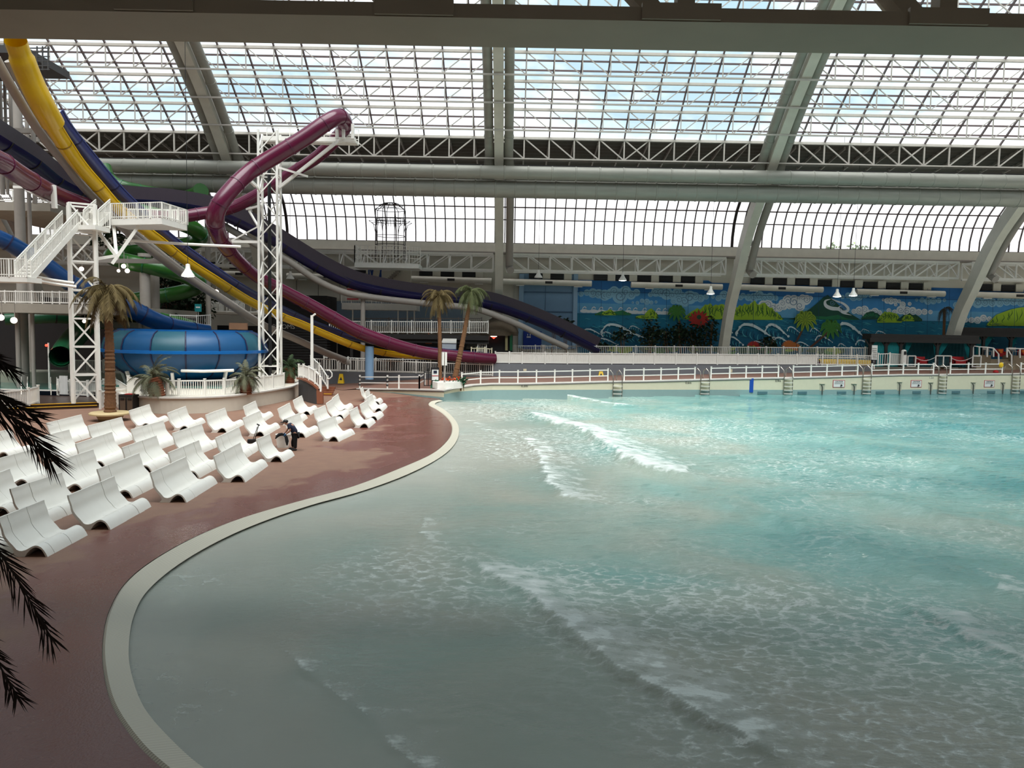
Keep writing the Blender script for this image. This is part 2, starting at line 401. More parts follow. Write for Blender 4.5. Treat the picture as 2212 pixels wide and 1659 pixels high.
SWELL = [([(1370,893),(1500,905),(1640,928),(1800,950),(2000,1000),(2300,1060)], .22, 1.6),
 ([(1340,1085),(1560,1095),(1700,1130),(1850,1190),(2000,1240),(2300,1330)], .16, 1.5),
 ([(1560,1090),(1750,1080),(1900,1085),(2050,1120),(2212,1190)], .22, 1.5),
 ([(1250,1130),(1420,1185),(1560,1250),(1720,1300),(1900,1330)], .12, 1.2),
 ([(1700,880),(1900,905),(2100,925),(2400,960)], .2, 1.6),
 ([(1480,1000),(1700,1010),(1900,1040),(2200,1070)], .18, 1.4)]
CW = [(crest(p), h, w, s) for p, h, w, s in CRESTS]; SW = [(crest(p), h, w) for p, h, w in SWELL]
def pdist(x, y, pl):
    best = 1e9; sd = 0; tt = 0; n = len(pl)-1
    for i in range(n):
        a, b = pl[i], pl[i+1]; dx, dy = b.x-a.x, b.y-a.y; q = dx*dx+dy*dy
        t = max(0, min(1, ((x-a.x)*dx+(y-a.y)*dy)/q)); ex, ey = x-a.x-dx*t, y-a.y-dy*t; d = math.hypot(ex, ey)
        if d < best: best = d; sd = (dx*ey-dy*ex); tt = (i+t)/n
    return best, (1 if sd > 0 else -1), tt
NA, NR = 300, 330
vs = []; foam = []; dep = []; lace_ = []
bbC = [(min(p.x for p in c[0])-5, max(p.x for p in c[0])+5, min(p.y for p in c[0])-5, max(p.y for p in c[0])+5) for c in CW]
bbS = [(min(p.x for p in c[0])-7, max(p.x for p in c[0])+7, min(p.y for p in c[0])-7, max(p.y for p in c[0])+7) for c in SW]
innC = inn2[::2]
BLOB = [(*G(x, y, 0).xy, r, s) for x, y, r, s in ((1850,1470,4.5,.52),(1500,1340,3.2,.42),(1260,1290,2.4,.42),(1490,930,8,.28),(1180,960,6,.48),(1120,885,7,.5),(1700,1000,8,.14),(2000,920,12,.08),(1600,1560,2.2,.45),(900,1250,3,.3),(2100,1420,3.5,.4))]
for j in range(NR+1):
    Y = 1/(1/7.5+(1/90-1/7.5)*(j/NR)**1.0)
    for i in range(NA+1):
        ta = -.62+1.40*i/NA; X = Y*ta
        d = min((X-a)**2+(Y-b)**2 for a, b in innC)**.5
        dd = d if X > -12 else 0
        amp = min(1, dd/14); sm = min(1, dd/4)
        z = .085*amp*noise.noise(V(X*.42, Y*.55, 1.3))+.04*amp*noise.noise(V(X*1.5, Y*1.9, 4))+.012*sm*noise.noise(V(X*4, Y*5, 9))
        fm = 0.0; lc = 0.0
        wob = .5*noise.noise(V(X*.8, Y*.8, 2.2))+.25*noise.noise(V(X*2.6, Y*2.6, 5.2))
        for (pl, h, w, s), bb in zip(CW, bbC):
            if bb[0] < X < bb[1] and bb[2] < Y < bb[3]:
                q, sd, t = pdist(X, Y, pl); e = sd*q+wob*w*.45   # +: behind the front (away from the beach)
                en = min(1, 6*t, 6*(1-t))**.7
                if e > 0: g = math.exp(-(e/(w*1.3))**2); fm = max(fm, s*en*max(0, 1-e/(w*2.6))**.8)
                else: g = math.exp(-(e/(w*.18))**2); fm = max(fm, s*en*g*.6)
                z += h*en*g*sm
        for (pl, h, w), bb in zip(SW, bbS):
            if bb[0] < X < bb[1] and bb[2] < Y < bb[3]:
                q, sd, t = pdist(X, Y, pl); e = sd*q+wob
                en = min(1, 5*t, 5*(1-t)); z += h*en*(math.exp(-(e/(w*1.4))**2) if e > 0 else math.exp(-(e/(w*.5))**2))
        for bx, by, br, bs_ in BLOB:
            q = math.hypot(X-bx, (Y-by)*.8)/br
            if q < 1: lc = max(lc, bs_*(1-q*q))
        vs.append((X, Y, z+.0)); foam.append(fm); lace_.append(lc); dep.append(dd)
wl = sorted((p[1].x, p[1].y) for p in pw)
def keepw(x, y):
    if x < wl[0][0]: return y < 62.5 or x < -1e9
    for (a, b), (c_, d_) in zip(wl[:-1], wl[1:]):
        if a <= x <= c_: return y < b+(d_-b)*(x-a)/(c_-a)
    return y < wl[-1][1]
shp = [(p.x, p.y) for p in outw]+[(95, 100), (120, 40), (95, 0)]
def inw(x, y):
    c = False
    for k in range(len(shp)):
        x1, y1 = shp[k-1]; x2, y2 = shp[k]
        if (y1 > y) != (y2 > y) and x < (x2-x1)*(y-y1)/(y2-y1)+x1: c = not c
    return c
kp = [keepw(v[0], v[1]) and inw(v[0], v[1]) for v in vs]
qs = [(j*(NA+1)+i, j*(NA+1)+i+1, (j+1)*(NA+1)+i+1, (j+1)*(NA+1)+i) for j in range(NR) for i in range(NA)]
qs = [q for q in qs if any(kp[a] for a in q)]
mb = MB(); mb.add(vs, qs)
WATER = bpy.data.materials.new('pool_water'); WATER.use_nodes = True; nt = WATER.node_tree; b = nt.nodes['Principled BSDF']; L = nt.links.new
tc = N(nt, 'ShaderNodeTexCoord'); af = N(nt, 'ShaderNodeAttribute', attribute_name='foam'); adp = N(nt, 'ShaderNodeAttribute', attribute_name='shore')
cr1 = N(nt, 'ShaderNodeValToRGB'); e = cr1.color_ramp.elements
e[0].position = 0; e[0].color = s2l((176,178,162))+(1,); e[1].position = 1; e[1].color = s2l((42,108,112))+(1,)
for p, c in ((.14,(154,170,156)),(.32,(128,170,160)),(.6,(78,138,136))):
    q = e.new(p); q.color = s2l(c)+(1,)
big_ = N(nt, 'ShaderNodeTexNoise', i_Scale=.16, i_Detail=3.0, i_Distortion=.5); L(tc.outputs['Object'], big_.inputs[0])
dm = N(nt, 'ShaderNodeMapRange', i_1=0, i_2=55.0); L(adp.outputs['Fac'], dm.inputs[0])
bn = N(nt, 'ShaderNodeMapRange', i_1=.3, i_2=.7, i_3=-.16, i_4=.20); L(big_.outputs[0], bn.inputs[0])
da = N(nt, 'ShaderNodeMath', operation='ADD'); L(dm.outputs[0], da.inputs[0]); L(bn.outputs[0], da.inputs[1]); L(da.outputs[0], cr1.inputs[0])
# foam lace
mpf = N(nt, 'ShaderNodeMapping'); mpf.inputs['Scale'].default_value = (1.0, 1.5, 1); L(tc.outputs['Object'], mpf.inputs[0])
wn = N(nt, 'ShaderNodeTexNoise', i_Scale=1.3, i_Detail=5.0, i_Roughness=.65); L(mpf.outputs[0], wn.inputs[0])
vm = N(nt, 'ShaderNodeMixRGB', blend_type='ADD', i_0=.9); L(mpf.outputs[0], vm.inputs[1]); L(wn.outputs['Color'], vm.inputs[2])
vo = N(nt, 'ShaderNodeTexVoronoi', feature='DISTANCE_TO_EDGE', i_Scale=2.1); L(vm.outputs[0], vo.inputs[0])
lace = N(nt, 'ShaderNodeMapRange', i_1=.01, i_2=.17, i_3=1, i_4=0); L(vo.outputs['Distance'], lace.inputs[0])
pn = N(nt, 'ShaderNodeTexNoise', i_Scale=.22, i_Detail=3.0); L(tc.outputs['Object'], pn.inputs[0]); pm = N(nt, 'ShaderNodeMapRange', i_1=.46, i_2=.68, i_3=0, i_4=.55); L(pn.outputs[0], pm.inputs[0])
sp = N(nt, 'ShaderNodeTexNoise', i_Scale=2.6, i_Detail=6.0, i_Roughness=.7); L(mpf.outputs[0], sp.inputs[0]); spm = N(nt, 'ShaderNodeMapRange', i_1=.40, i_2=.58); L(sp.outputs[0], spm.inputs[0])
l1 = N(nt, 'ShaderNodeMath', operation='MULTIPLY'); al = N(nt, 'ShaderNodeAttribute', attribute_name='lace'); pl_ = N(nt, 'ShaderNodeMath', operation='MULTIPLY_ADD', i_1=2.6, i_2=0.0); L(al.outputs['Fac'], pl_.inputs[0]); L(pm.outputs[0], pl_.inputs[2]); pl_.use_clamp = True
L(lace.outputs[0], l1.inputs[0]); L(pl_.outputs[0], l1.inputs[1])
l2 = N(nt, 'ShaderNodeMath', operation='MULTIPLY'); L(l1.outputs[0], l2.inputs[0]); L(spm.outputs[0], l2.inputs[1])
ff = N(nt, 'ShaderNodeMapRange', i_1=0, i_2=1.0, i_3=.74, i_4=.26); L(af.outputs['Fac'], ff.inputs[0])
fc = N(nt, 'ShaderNodeMath', operation='SUBTRACT'); L(wn.outputs[0], fc.inputs[0]); L(ff.outputs[0], fc.inputs[1])
fc2 = N(nt, 'ShaderNodeMapRange', i_1=-.04, i_2=.22); L(fc.outputs[0], fc2.inputs[0]); fg = N(nt, 'ShaderNodeMath', operation='MULTIPLY'); L(fc2.outputs[0], fg.inputs[0])
fgt = N(nt, 'ShaderNodeMapRange', i_1=0, i_2=.25); L(af.outputs['Fac'], fgt.inputs[0]); L(fgt.outputs[0], fg.inputs[1])
fmx = N(nt, 'ShaderNodeMath', operation='MAXIMUM'); L(l2.outputs[0], fmx.inputs[0]); L(fg.outputs[0], fmx.inputs[1])
cl = N(nt, 'ShaderNodeMixRGB'); cl.inputs[2].default_value = s2l((214,220,214))+(1,); L(cr1.outputs[0], cl.inputs[1]); L(fmx.outputs[0], cl.inputs[0]); L(cl.outputs[0], b.inputs['Base Color'])
rr = N(nt, 'ShaderNodeMapRange', i_3=.06, i_4=.7); L(fmx.outputs[0], rr.inputs[0]); L(rr.outputs[0], b.inputs['Roughness']); b.inputs['IOR'].default_value = 1.34
wb = N(nt, 'ShaderNodeTexNoise', i_Scale=1.7, i_Detail=7.0, i_Roughness=.62); mpb = N(nt, 'ShaderNodeMapping'); mpb.inputs['Scale'].default_value = (.6,1.5,1); L(tc.outputs['Object'], mpb.inputs[0]); L(mpb.outputs[0], wb.inputs[0])
bs = N(nt, 'ShaderNodeMapRange', i_1=0, i_2=16.0, i_3=.12, i_4=1.0); L(adp.outputs['Fac'], bs.inputs[0])
bp = N(nt, 'ShaderNodeBump', i_Distance=.17); L(bs.outputs[0], bp.inputs['Strength']); L(wb.outputs[0], bp.inputs['Height']); L(bp.outputs[0], b.inputs['Normal'])
tr = N(nt, 'ShaderNodeBsdfTransparent'); tr.inputs[0].default_value = (.90,.93,.93,1); ms = N(nt, 'ShaderNodeMixShader'); out = nt.nodes['Material Output']
sf = N(nt, 'ShaderNodeMapRange', i_1=0, i_2=9.0, i_3=.22, i_4=1.0); L(adp.outputs['Fac'], sf.inputs[0]); sfm = N(nt, 'ShaderNodeMath', operation='MAXIMUM'); L(sf.outputs[0], sfm.inputs[0]); L(fmx.outputs[0], sfm.inputs[1])
L(sfm.outputs[0], ms.inputs[0]); L(tr.outputs[0], ms.inputs[1]); L(b.outputs[0], ms.inputs[2]); L(ms.outputs[0], out.inputs[0])
wo = mb.build('pool_water', WATER, smooth='all', kind='stuff', raw=1); wo['label'] = 'turquoise wave pool water with white foam fronts rolling to the beach'; wo['category'] = 'water'
wo.data.attributes.new('foam', 'FLOAT', 'POINT').data.foreach_set('value', foam)
wo.data.attributes.new('lace', 'FLOAT', 'POINT').data.foreach_set('value', lace_)
wo.data.attributes.new('shore', 'FLOAT', 'POINT').data.foreach_set('value', dep)
# ---- pool wall with painted lower band and coping
POOLW = mat('pool_wall_cream', (206,202,176), .5, var=.05); POOLB = mat('pool_wall_teal_band', (132,160,158), .45, var=.05); COPE = mat('coping_white', (210,204,196), .5); SLIT = mat('grey_line', (92,92,92), .6)
def wallstrip(name, z0, z1, m, dy=0.0, kind='structure'):
    mb = MB(); vs = []
    for x, bb, t in pw:
        za = z0(x, t); zb = z1(x, t); vs += [V(bb.x, bb.y+dy, za), V(bb.x, bb.y+dy, zb)]
    mb.add(vs, [(2*i, 2*i+2, 2*i+3, 2*i+1) for i in range(len(pw)-1)]); return mb.build(name, m, kind=kind)
wallstrip('wall_pool', lambda x, t: .5, lambda x, t: t.z-.0, POOLW)
wallstrip('wall_pool', lambda x, t: -1.2, lambda x, t: .5, POOLB)
# retaining wall of the ramp, running from the corner back to the left
RW = [(959,864.6,843),(900,857.5,841.5),(850,851,840.8),(800,846.5,840.3),(774,843.5,839.5)]
rw = [(x, G(x, a, .05), None) for x, a, c in RW]; rw = [(x, b, P(x, c, b.y)) for (x, b, _), (_, a, c) in zip(rw, RW)]
mb = MB(); mb2 = MB()
for (x, b0, t0), (x2, b1, t1) in zip(rw[:-1], rw[1:]):
    k0 = .30*(t0.z-.05); k1 = .30*(t1.z-.05)
    mb.add([V(b0.x, b0.y, .05+k0), V(b1.x, b1.y, .05+k1), t1, t0], [(0,1,2,3)]); mb2.add([V(b0.x, b0.y, -.1), V(b1.x, b1.y, -.1), V(b1.x, b1.y, .05+k1), V(b0.x, b0.y, .05+k0)], [(0,1,2,3)])
mb.build('wall_ramp', POOLW, kind='structure'); mb2.build('wall_ramp', POOLB, kind='structure')
line = [t for _, _, t in reversed(rw)]+[t for _, _, t in pw[1:]]
mb = MB(); mb.sweep([p+V(0,.22,.0) for p in line], [(-.28,-.06),(.28,-.06),(.28,.05),(-.28,.05)]); mb.build('trim_2', COPE, kind='structure')
mb = MB(); mb.sweep([p+V(0,-.04,-.10) for p in line], [(-.03,-.035),(.03,-.035),(.03,.035),(-.03,.035)]); mb.build('trim_3', SLIT, kind='structure')
# raised promenade deck
DK = mat('promenade_brick', (122,88,74), .55, var=.2, scale=2.0)
backpts = [(700,75,.16),(740,75,.2),(800,75.5,.35),(870,76,.6),(960,76.5,.95),(1063,77,1.1),(1230,78.2,1.25),(1400,79.5,1.4),(1600,81.5,1.6),(1880,84.5,2.0),(1990,88,2.2),(2212,90,2.45),(2700,93,2.6)]
fr = [(700,70,.13),(740,68,.14)]+[(x, t.y+.15, t.z) for x, _, t in reversed(rw)][:5]+[(x, t.y+.15, t.z) for x, _, t in pw[1:]]
def bk(px):
    for (a, b) in zip(backpts[:-1], backpts[1:]):
        if a[0] <= px <= b[0]:
            f = (px-a[0])/(b[0]-a[0]); return a[1]+(b[1]-a[1])*f, a[2]+(b[2]-a[2])*f
    return backpts[-1][1:]
mb = MB(); vs = []
for x, Y, z in fr:
    X = P(x, 800, Y).x; Yb, zb = bk(x); Xb = P(x, 800, Yb).x; vs += [V(X, Y, z+.005), V(Xb, Yb, zb)]
mb.add(vs, [(2*i, 2*i+2, 2*i+3, 2*i+1) for i in range(len(fr)-1)]); mb.build('floor', DK, kind='structure')
mb = MB(); mb.add([(-8,77.4,.9),(16,80,1.3),(37,84.5,1.9),(40,88.5,2.3),(95,94,2.6),(95,95,2.6),(-8,95,.9)], [(0,1,2,3,4,5,6)]); mb.build('floor', CONC, kind='structure')
# grey walls
def wallpx(name, pts, th, m, kind='structure', parent=None, **k):
    """pts: (px, ybottom, ytop, Y)"""
    mb = MB(); vs = []
    for px, yb, yt, Y in pts:
        b_ = P(px, yb, Y); t_ = P(px, yt, Y); vs += [b_, V(b_.x, b_.y, t_.z), V(b_.x, b_.y+th, t_.z), V(b_.x, b_.y+th, b_.z)]
    n = len(pts); fs = []
    for i in range(n-1):
        for j in range(4): fs.append((4*i+j, 4*i+(j+1) % 4, 4*i+4+(j+1) % 4, 4*i+4+j))
    fs += [(0,3,2,1), (4*n-4, 4*n-3, 4*n-2, 4*n-1)]; mb.add(vs, fs)
    if kind: k['kind'] = kind
    return mb.build(name, m, parent, **k)
GW = [(1066,818,785.5,77),(1230,815,787,78.2),(1400,812,787.5,79.5),(1600,809,788.5,81.5),(1765,806,789,83.3),(1886,803,790.5,84.5)]
wallpx('wall_grey', GW, .5, GREYW)
wallpx('wall_grey', [(688,832,802,74.5),(740,832,803,75),(800,830,804,75.5),(900,824,807,76.2),(1000,820,811,76.7),(1066,818,813,77)], .4, GREYW)
# far wall, fascia, blue panels
WY = 93
ZP = lambda y, Y: P(1106, y, Y).z
mb = MB(); a = -72; c = 96
mb.add([(a,WY,0),(c,WY,0),(c,WY,ZP(530,93)),(a,WY,ZP(530,93))], [(0,1,2,3)]); mb.build('wall_far', BEIGEW, kind='structure')
mb = MB(); mb.box(((a+c)/2, WY-.6, ZP(536,92)), (c-a, 1.2, 1.1)); mb.build('trim_4', BEIGE, kind='structure')
mb = MB(); mb.box(((a+c)/2, WY-.75, ZP(547,92)), (c-a, 1.6, .16)); mb.build('trim_5', GREYC, kind='structure')
SHELLW = mat('hall_side_wall', (150,146,138), .9, var=.06)
mb = MB(); mb.add([(-70,-12,0),(-70,94,0),(-70,94,32),(-70,-12,36)], [(0,1,2,3)]); mb.build('wall_left', SHELLW, kind='structure')
mb = MB(); mb.add([(95,-12,0),(95,94,0),(95,94,32),(95,-12,36)], [(3,2,1,0)]); mb.build('wall_right', SHELLW, kind='structure')
mb = MB(); mb.add([(-72,-12,0),(96,-12,0),(96,-12,36),(-72,-12,36)], [(3,2,1,0)]); mb.build('wall_back', SHELLW, kind='structure')
# ---- roof
ZP = lambda y, Y: P(1106, y, Y).z
ROWS = [(Y, ZP(y, Y)) for Y, y in ((75,298),(72.3,236),(69.8,175),(67.3,112),(64.7,43),(62,-30),(59,-110),(55.5,-200),(51,-300),(46,-410),(40,-540))]
ROWS += [(31, ROWS[-1][1]+.2), (16, ROWS[-1][1]+.4)]
BAYS = [-2,-1,0,1,2]; PX = 27.3/11
bayname = {-2:'far left bay', -1:'bay left of middle arch', 0:'bay right of middle arch', 1:'second bay right of middle arch', 2:'far right bay'}
rowname = ['lowest row','second row up','third row up','fourth row up','fifth row up','sixth row up','seventh row up','eighth row up']
wn_ = 0
for k in BAYS:
    wn_ += 1; X0 = RIBX(k)
    fr_ = MB(); pn_ = MB()
    for j in range(len(ROWS)-1):
        (ya, za), (yb, zb) = ROWS[j], ROWS[j+1]
        for c_ in range(12):
            x = X0+PX*c_; fr_.bar((x, ya, za+.12), (x, yb, zb+.12), .13, .18)
        for q in (1/3, 2/3):
            y = ya+(yb-ya)*q; z = za+(zb-za)*q; fr_.bar((X0, y, z+.15), (X0+27.3, y, z+.15), .11, .14)
        fr_.bar((X0, yb+.35, zb+.12), (X0+27.3, yb+.35, zb+.12), .09, .12)
        pn_.add([(X0, ya, za+.25), (X0+27.3, ya, za+.25), (X0+27.3, yb, zb+.25), (X0, yb, zb+.25)], [(0,1,2,3)])
    w = thing('window_%d' % wn_, '', '', (X0, 60, 28)); del w['label']; del w['category']; w['kind'] = 'structure'
    fr_.build('glazing_bars', BAR, w); pn_.build('pane', GLASSM, w)
def truss(k, j):
    Y, z = ROWS[j]; X0 = RIBX(k)
    t = thing('roof_truss', 'white lattice roof truss, %s, %s' % (bayname[k], rowname[j]), 'truss', (X0, Y, z), group='roof trusses across the %s' % bayname[k])
    H = 1.95 if j else 2.0
    m = MB(); m.box((X0+13.65, Y, z), (27.3, .22, .24)); m.build('top_chord', TRUSS, t)
    m = MB(); m.box((X0+13.65, Y, z-H), (27.3, .14, .13)); m.build('bottom_chord', TRUSS, t)
    m = MB(); w = .085 if j else .13
    for c_ in range(12):
        x = X0+PX*c_; 
        if 0 < c_ < 11: m.bar((x, Y, z), (x, Y, z-H), w)
        if c_ < 11:
            if c_ <= 5: m.bar((x, Y, z), (x+PX, Y, z-H), w*.9)
            if c_ >= 5: m.bar((x+PX, Y+(.05 if c_ == 5 else 0), z), (x, Y, z-H), w*.9)
    m.build('web_bracing', TRUSS, t)
for k in BAYS:
    for j in range(7): truss(k, j)
# dark soffit between glass and ducts
m = MB(); prof = [(75.2,ZP(297,75.2)),(82,ZP(352,82)),(86,ZP(385,86)),(89.2,ZP(415,89.2))]
for (ya, za), (yb, zb) in zip(prof[:-1], prof[1:]):
    nS = 8
    for q in range(nS):
        f0, f1 = q/nS, (q+1)/nS; y0, y1 = ya+(yb-ya)*f0, ya+(yb-ya)*f1; z0, z1 = za+(zb-za)*f0, za+(zb-za)*f1
        m.add([(-72,y0,z0+.06),(96,y0,z0+.06),(96,(y0+y1)/2,(z0+z1)/2-.06),(-72,(y0+y1)/2,(z0+z1)/2-.06)], [(0,1,2,3)])
        m.add([(-72,(y0+y1)/2,(z0+z1)/2-.06),(96,(y0+y1)/2,(z0+z1)/2-.06),(96,y1,z1+.06),(-72,y1,z1+.06)], [(0,1,2,3)])
m.build('ceiling', SOFFIT, kind='structure')
m = MB()
for k in BAYS:
    for c_ in range(11):
        x = RIBX(k)+PX*c_; m.bar((x, 76, ZP(307,76)), (x, 82, ZP(354,82)), .14, .3)
m.bar((-72,80.5,ZP(346,80.5)),(96,80.5,ZP(346,80.5)),.12); m.build('trim_6', GREYC, kind='structure')
m = MB(); m.add([(-72,16,ROWS[-1][1]+.6),(96,16,ROWS[-1][1]+.6),(96,-12,ROWS[-1][1]+1),(-72,-12,ROWS[-1][1]+1)], [(0,1,2,3)]); m.build('ceiling', SHELLW, kind='structure')
# ---- window band in the far wall
WP = [(92,ZP(527,92)),(91.9,ZP(504,91.9)),(91.4,ZP(475,91.4)),(90.5,ZP(448,90.5)),(89.2,ZP(424,89.2))]
sp_ = 27.3*2/45
for bi, (xa, nb) in enumerate(((-27.9-54.6+0, 45), (-27.9, 45), (26.7, 45), (81.3, 12))):
    wn_ += 1
    w = thing('window_%d' % wn_, '', '', (xa, 92, 16)); del w['label']; del w['category']; w['kind'] = 'structure'
    m = MB(); g = MB(); xb = xa+sp_*nb
    for q in range(nb+1):
        x = xa+q*sp_; th = .32 if q in (0, nb) else .125
        m.sweep([V(x, y, z) for y, z in WP], [(-th/2,-.08),(th/2,-.08),(th/2,.08),(-th/2,.08)], up=V(0,1,0))
    for (y, z), t_ in zip((WP[0], WP[2], WP[3]), (.22,.12,.14)): m.bar((xa, y-.05, z), (xb, y-.05, z), t_)
    m.build('mullions', DARKBAR, w)
    for (ya, za), (yb, zb) in zip(WP[:-1], WP[1:]): g.add([(xa,ya+.1,za),(xb,ya+.1,za),(xb,yb+.1,zb),(xa,yb+.1,zb)], [(0,1,2,3)])
    g.build('pane', FROST, w)
# ---- arch ribs
RIBP = cr([(90.8,2.0),(88.4,ZP(670,88.4)),(86,ZP(600,86)),(82.6,ZP(500,82.6)),(79,ZP(420,79)),(75.6,ZP(340,75.6)),(71.6,ZP(240,71.6)),(67.2,ZP(130,67.2)),(62.4,ZP(5,62.4)),(56.5,ZP(-150,56.5)),(48,ZP(-350,48)),(38,ZP(-590,38))], 4)
ribname = {-2:'at the far left edge', -1:'left of the tall slide tower', 0:'in the middle of the hall', 1:'right of the middle one, landing on the mural', 2:'at the far right beside the cabanas'}
for k in range(-2, 3):
    X = RIBX(k)
    t = thing('arch_rib', 'beige box-section roof arch with round ducts %s' % ribname[k], 'arch', (X, 90.6, 2.0), group='main roof arches')
    m = MB(); m.sweep([V(X, y, z) for y, z in RIBP], [(-.45,-.75),(.45,-.75),(.45,.75),(-.45,.75)], up=V(0,1,0)); m.build('box_arch', BEIGE, t)
    for sd in (-1, 1):
        up = [p for p in RIBP if p[0] < 77.2]
        pts = [V(X+sd*.98, up[0][0], up[0][1]-.1)]; rs = [.62]
        for q in range(1, len(up)):
            p = V(X+sd*.98, up[q][0], up[q][1]-.1)
            if q % 4 == 3 and q < len(up)-1:
                d_ = (V(X+sd*.98, up[q+1][0], up[q+1][1]-.1)-p).normalized()
                for e, g_ in ((-.1,0),(-.06,.05),(.06,.05),(.1,0)): pts.append(p+d_*e); rs.append(.45+g_)
            else: pts.append(p); rs.append(.45)
        m = MB(); m.tube(pts, rs, 14); m.build('arch_duct', DUCT, t, smooth=True)
    low = [p for p in RIBP if 12.5 < p[1] < 22]
    m = MB(); m.tube([V(X+1.15, y-.3, z) for y, z in reversed(low)]+[V(X+1.3, low[0][0]-1.2, low[0][1]-.5)], .42, 12); m.build('side_duct', GREYC, t, smooth=True)
# ---- two long ducts
def longduct(nm, Y, pts, r, lab, step):
    a = P(0, pts[0], Y); z0 = P(1106, pts[1], Y).z
    t = thing(nm, lab, 'duct', (0, Y, z0))
    m = MB(); pts = [(-66,Y,z0)]; rs = [r]; x = -64
    while x < 94:
        for dx, e in ((-.09,0),(-.05,.035),(.05,.035),(.09,0)): pts.append((x+dx,Y,z0)); rs.append(r+e)
        x += step
    m.tube(pts, rs, 28, True); m.build('duct_pipe', DUCT, t, smooth=True)
longduct('air_duct', 74, (0,373), .64, 'upper narrower long round air duct crossing above the window band', 2.33)
longduct('air_duct', 75.2, (0,408.5), .87, 'lower fatter long round air duct just above the window band', 2.0)
m = MB(); m.box((14,76.6,22.5),(160,.5,.3)); m.build('trim_7', DARKG, kind='structure')
# ---- catwalk truss along the far wall
for k in (-2,-1,0,1,2):
    X0 = RIBX(k); t = thing('wall_truss', 'white horizontal box truss along the far wall, %s' % bayname[k], 'truss', (X0, 88, 12.9), group='box trusses along the far wall')
    for nm_, z in (('top_chord', 14.8), ('bottom_chord', 12.95)):
        m = MB()
        for y in (87.6, 89.6): m.bar((X0+.8, y, z), (X0+26.5, y, z), .26, .24)
        m.build(nm_, STEELW, t)
    m = MB(); n_ = 10; s_ = 25.7/n_
    for q in range(n_+1):
        x = X0+.8+q*s_
        for y in (87.6, 89.6): m.bar((x,y,12.95),(x,y,14.8),.14)
        m.bar((x,87.6,14.8),(x,89.6,14.8),.1); m.bar((x,87.6,12.95),(x,89.6,14.8),.08)
        if q < n_:
            lo, hi = (x, x+s_) if q >= n_/2 else (x+s_, x)
            for y in (87.6, 89.6): m.bar((lo,y,12.95),(hi,y,14.8),.13)
    m.build('web_bracing', STEELW, t)
# upper girder crossing near the camera
Zg = ZP(103, 16.03)
t = thing('roof_girder', 'huge brown-grey steel girder crossing the top of the view', 'girder', (0, 15.3, Zg))
m = MB(); m.box((2, 15.3, Zg+.13), (46, 1.45, .26)); m.build('bottom_flange', GIRD, t)
for px in (345, 890, 1450, 2010):
    x = P(px, 40, 15.0).x; m = MB(); m.box((x+.1, 14.56, Zg+.17), (1.5,.10,.30)); m.build('gusset_plate', GIRD, t)
for px in (-200, 345, 890, 1450, 2010, 2560):
    x = P(px, 40, 15.1).x
    m = MB(); m.bar((x+.25,15.1,Zg+.2),(x+.25,15.1,Zg+5),.34,.34); m.build('upright', GIRD, t)
    m = MB(); m.bar((x-.3,15.1,Zg+.3),(x-5.0,15.1,Zg+5),.34,.34,up=V(0,1,0)); m.build('diagonal', GIRD, t)
    m = MB(); m.bar((x+.2,15.9,Zg+.3),(x-4.0,15.9,Zg+5),.28,.3,up=V(0,1,0)); m.build('diagonal', GIRD, t)
# ============================================================ SLIDES, TOWERS, WALKWAYS
def ppath(pts, n=6): return [V(*p) for p in cr([tuple(P(x, y, Y)) for x, y, Y in pts], n)]
def fence(label, bases, h=1.1, group=None, m=None, pick=.13, pw_=.05, cat='fence', name='picket_fence', solid=False, postw=.12, cap=True, rails=None):
    m = m or WHITE; b0 = bases[0]; t = thing(name, label, cat, tuple(b0), group=group)
    for b in bases:
        q = MB(); q.box((b.x, b.y, b.z+h/2+.03), (postw, postw, h+.06))
        if cap: q.box((b.x, b.y, b.z+h+.09), (postw*1.35, postw*1.35, .05))
        q.build('post', m, t)
    for a, b in zip(bases[:-1], bases[1:]):
        d = b-a; n = max(2, int(math.hypot(d.x, d.y)/pick)); q = MB()
        if rails:
            for r in rails: q.bar(a+V(0,0,h*r), b+V(0,0,h*r), .05, .09)
            q.build('rails', m, t); continue
        q.bar(a+V(0,0,h-.03), b+V(0,0,h-.03), .07, .09); q.bar(a+V(0,0,.12), b+V(0,0,.12), .06, .09)
        for i in range(1, n):
            p = a+d*(i/n); q.box((p.x, p.y, p.z+h/2+.05), (pw_, pw_*.6, h-.14))
        if solid: q.bar(a+V(0,.05,h/2+.05), b+V(0,.05,h/2+.05), .02, h-.2)
        q.build('picket_panel', m, t)
    return t
def FPx(l): return [P(x, y, Y) for x, y, Y in l]
def tower(label, cx, cy, rot, s, z0, z1, bay, leg=.13, br=.075, horiz=None):
    t = thing('lattice_tower', label, 'tower', (cx, cy, z0)); cs, sn = math.cos(rot), math.sin(rot); cn = []
    for a, b in ((-1,-1),(1,-1),(1,1),(-1,1)): cn.append((cx+(a*cs-b*sn)*s/2, cy+(a*sn+b*cs)*s/2))
    for x, y in cn:
        q = MB(); q.bar((x,y,z0),(x,y,z1),leg); q.build('leg', STEELW, t)
    n = max(1, round((z1-z0)/bay)); h = (z1-z0)/n
    for f in range(4):
        a, b = cn[f], cn[(f+1) % 4]; q = MB()
        for i in range(n):
            za, zb = z0+i*h, z0+(i+1)*h
            if (i+f) % 2: q.bar((a[0],a[1],za),(b[0],b[1],zb),br)
            else: q.bar((b[0],b[1],za),(a[0],a[1],zb),br)
            if horiz is None or i % horiz == 0: q.bar((a[0],a[1],zb),(b[0],b[1],zb),br)
        q.build('bracing', STEELW, t)
    return t, cn
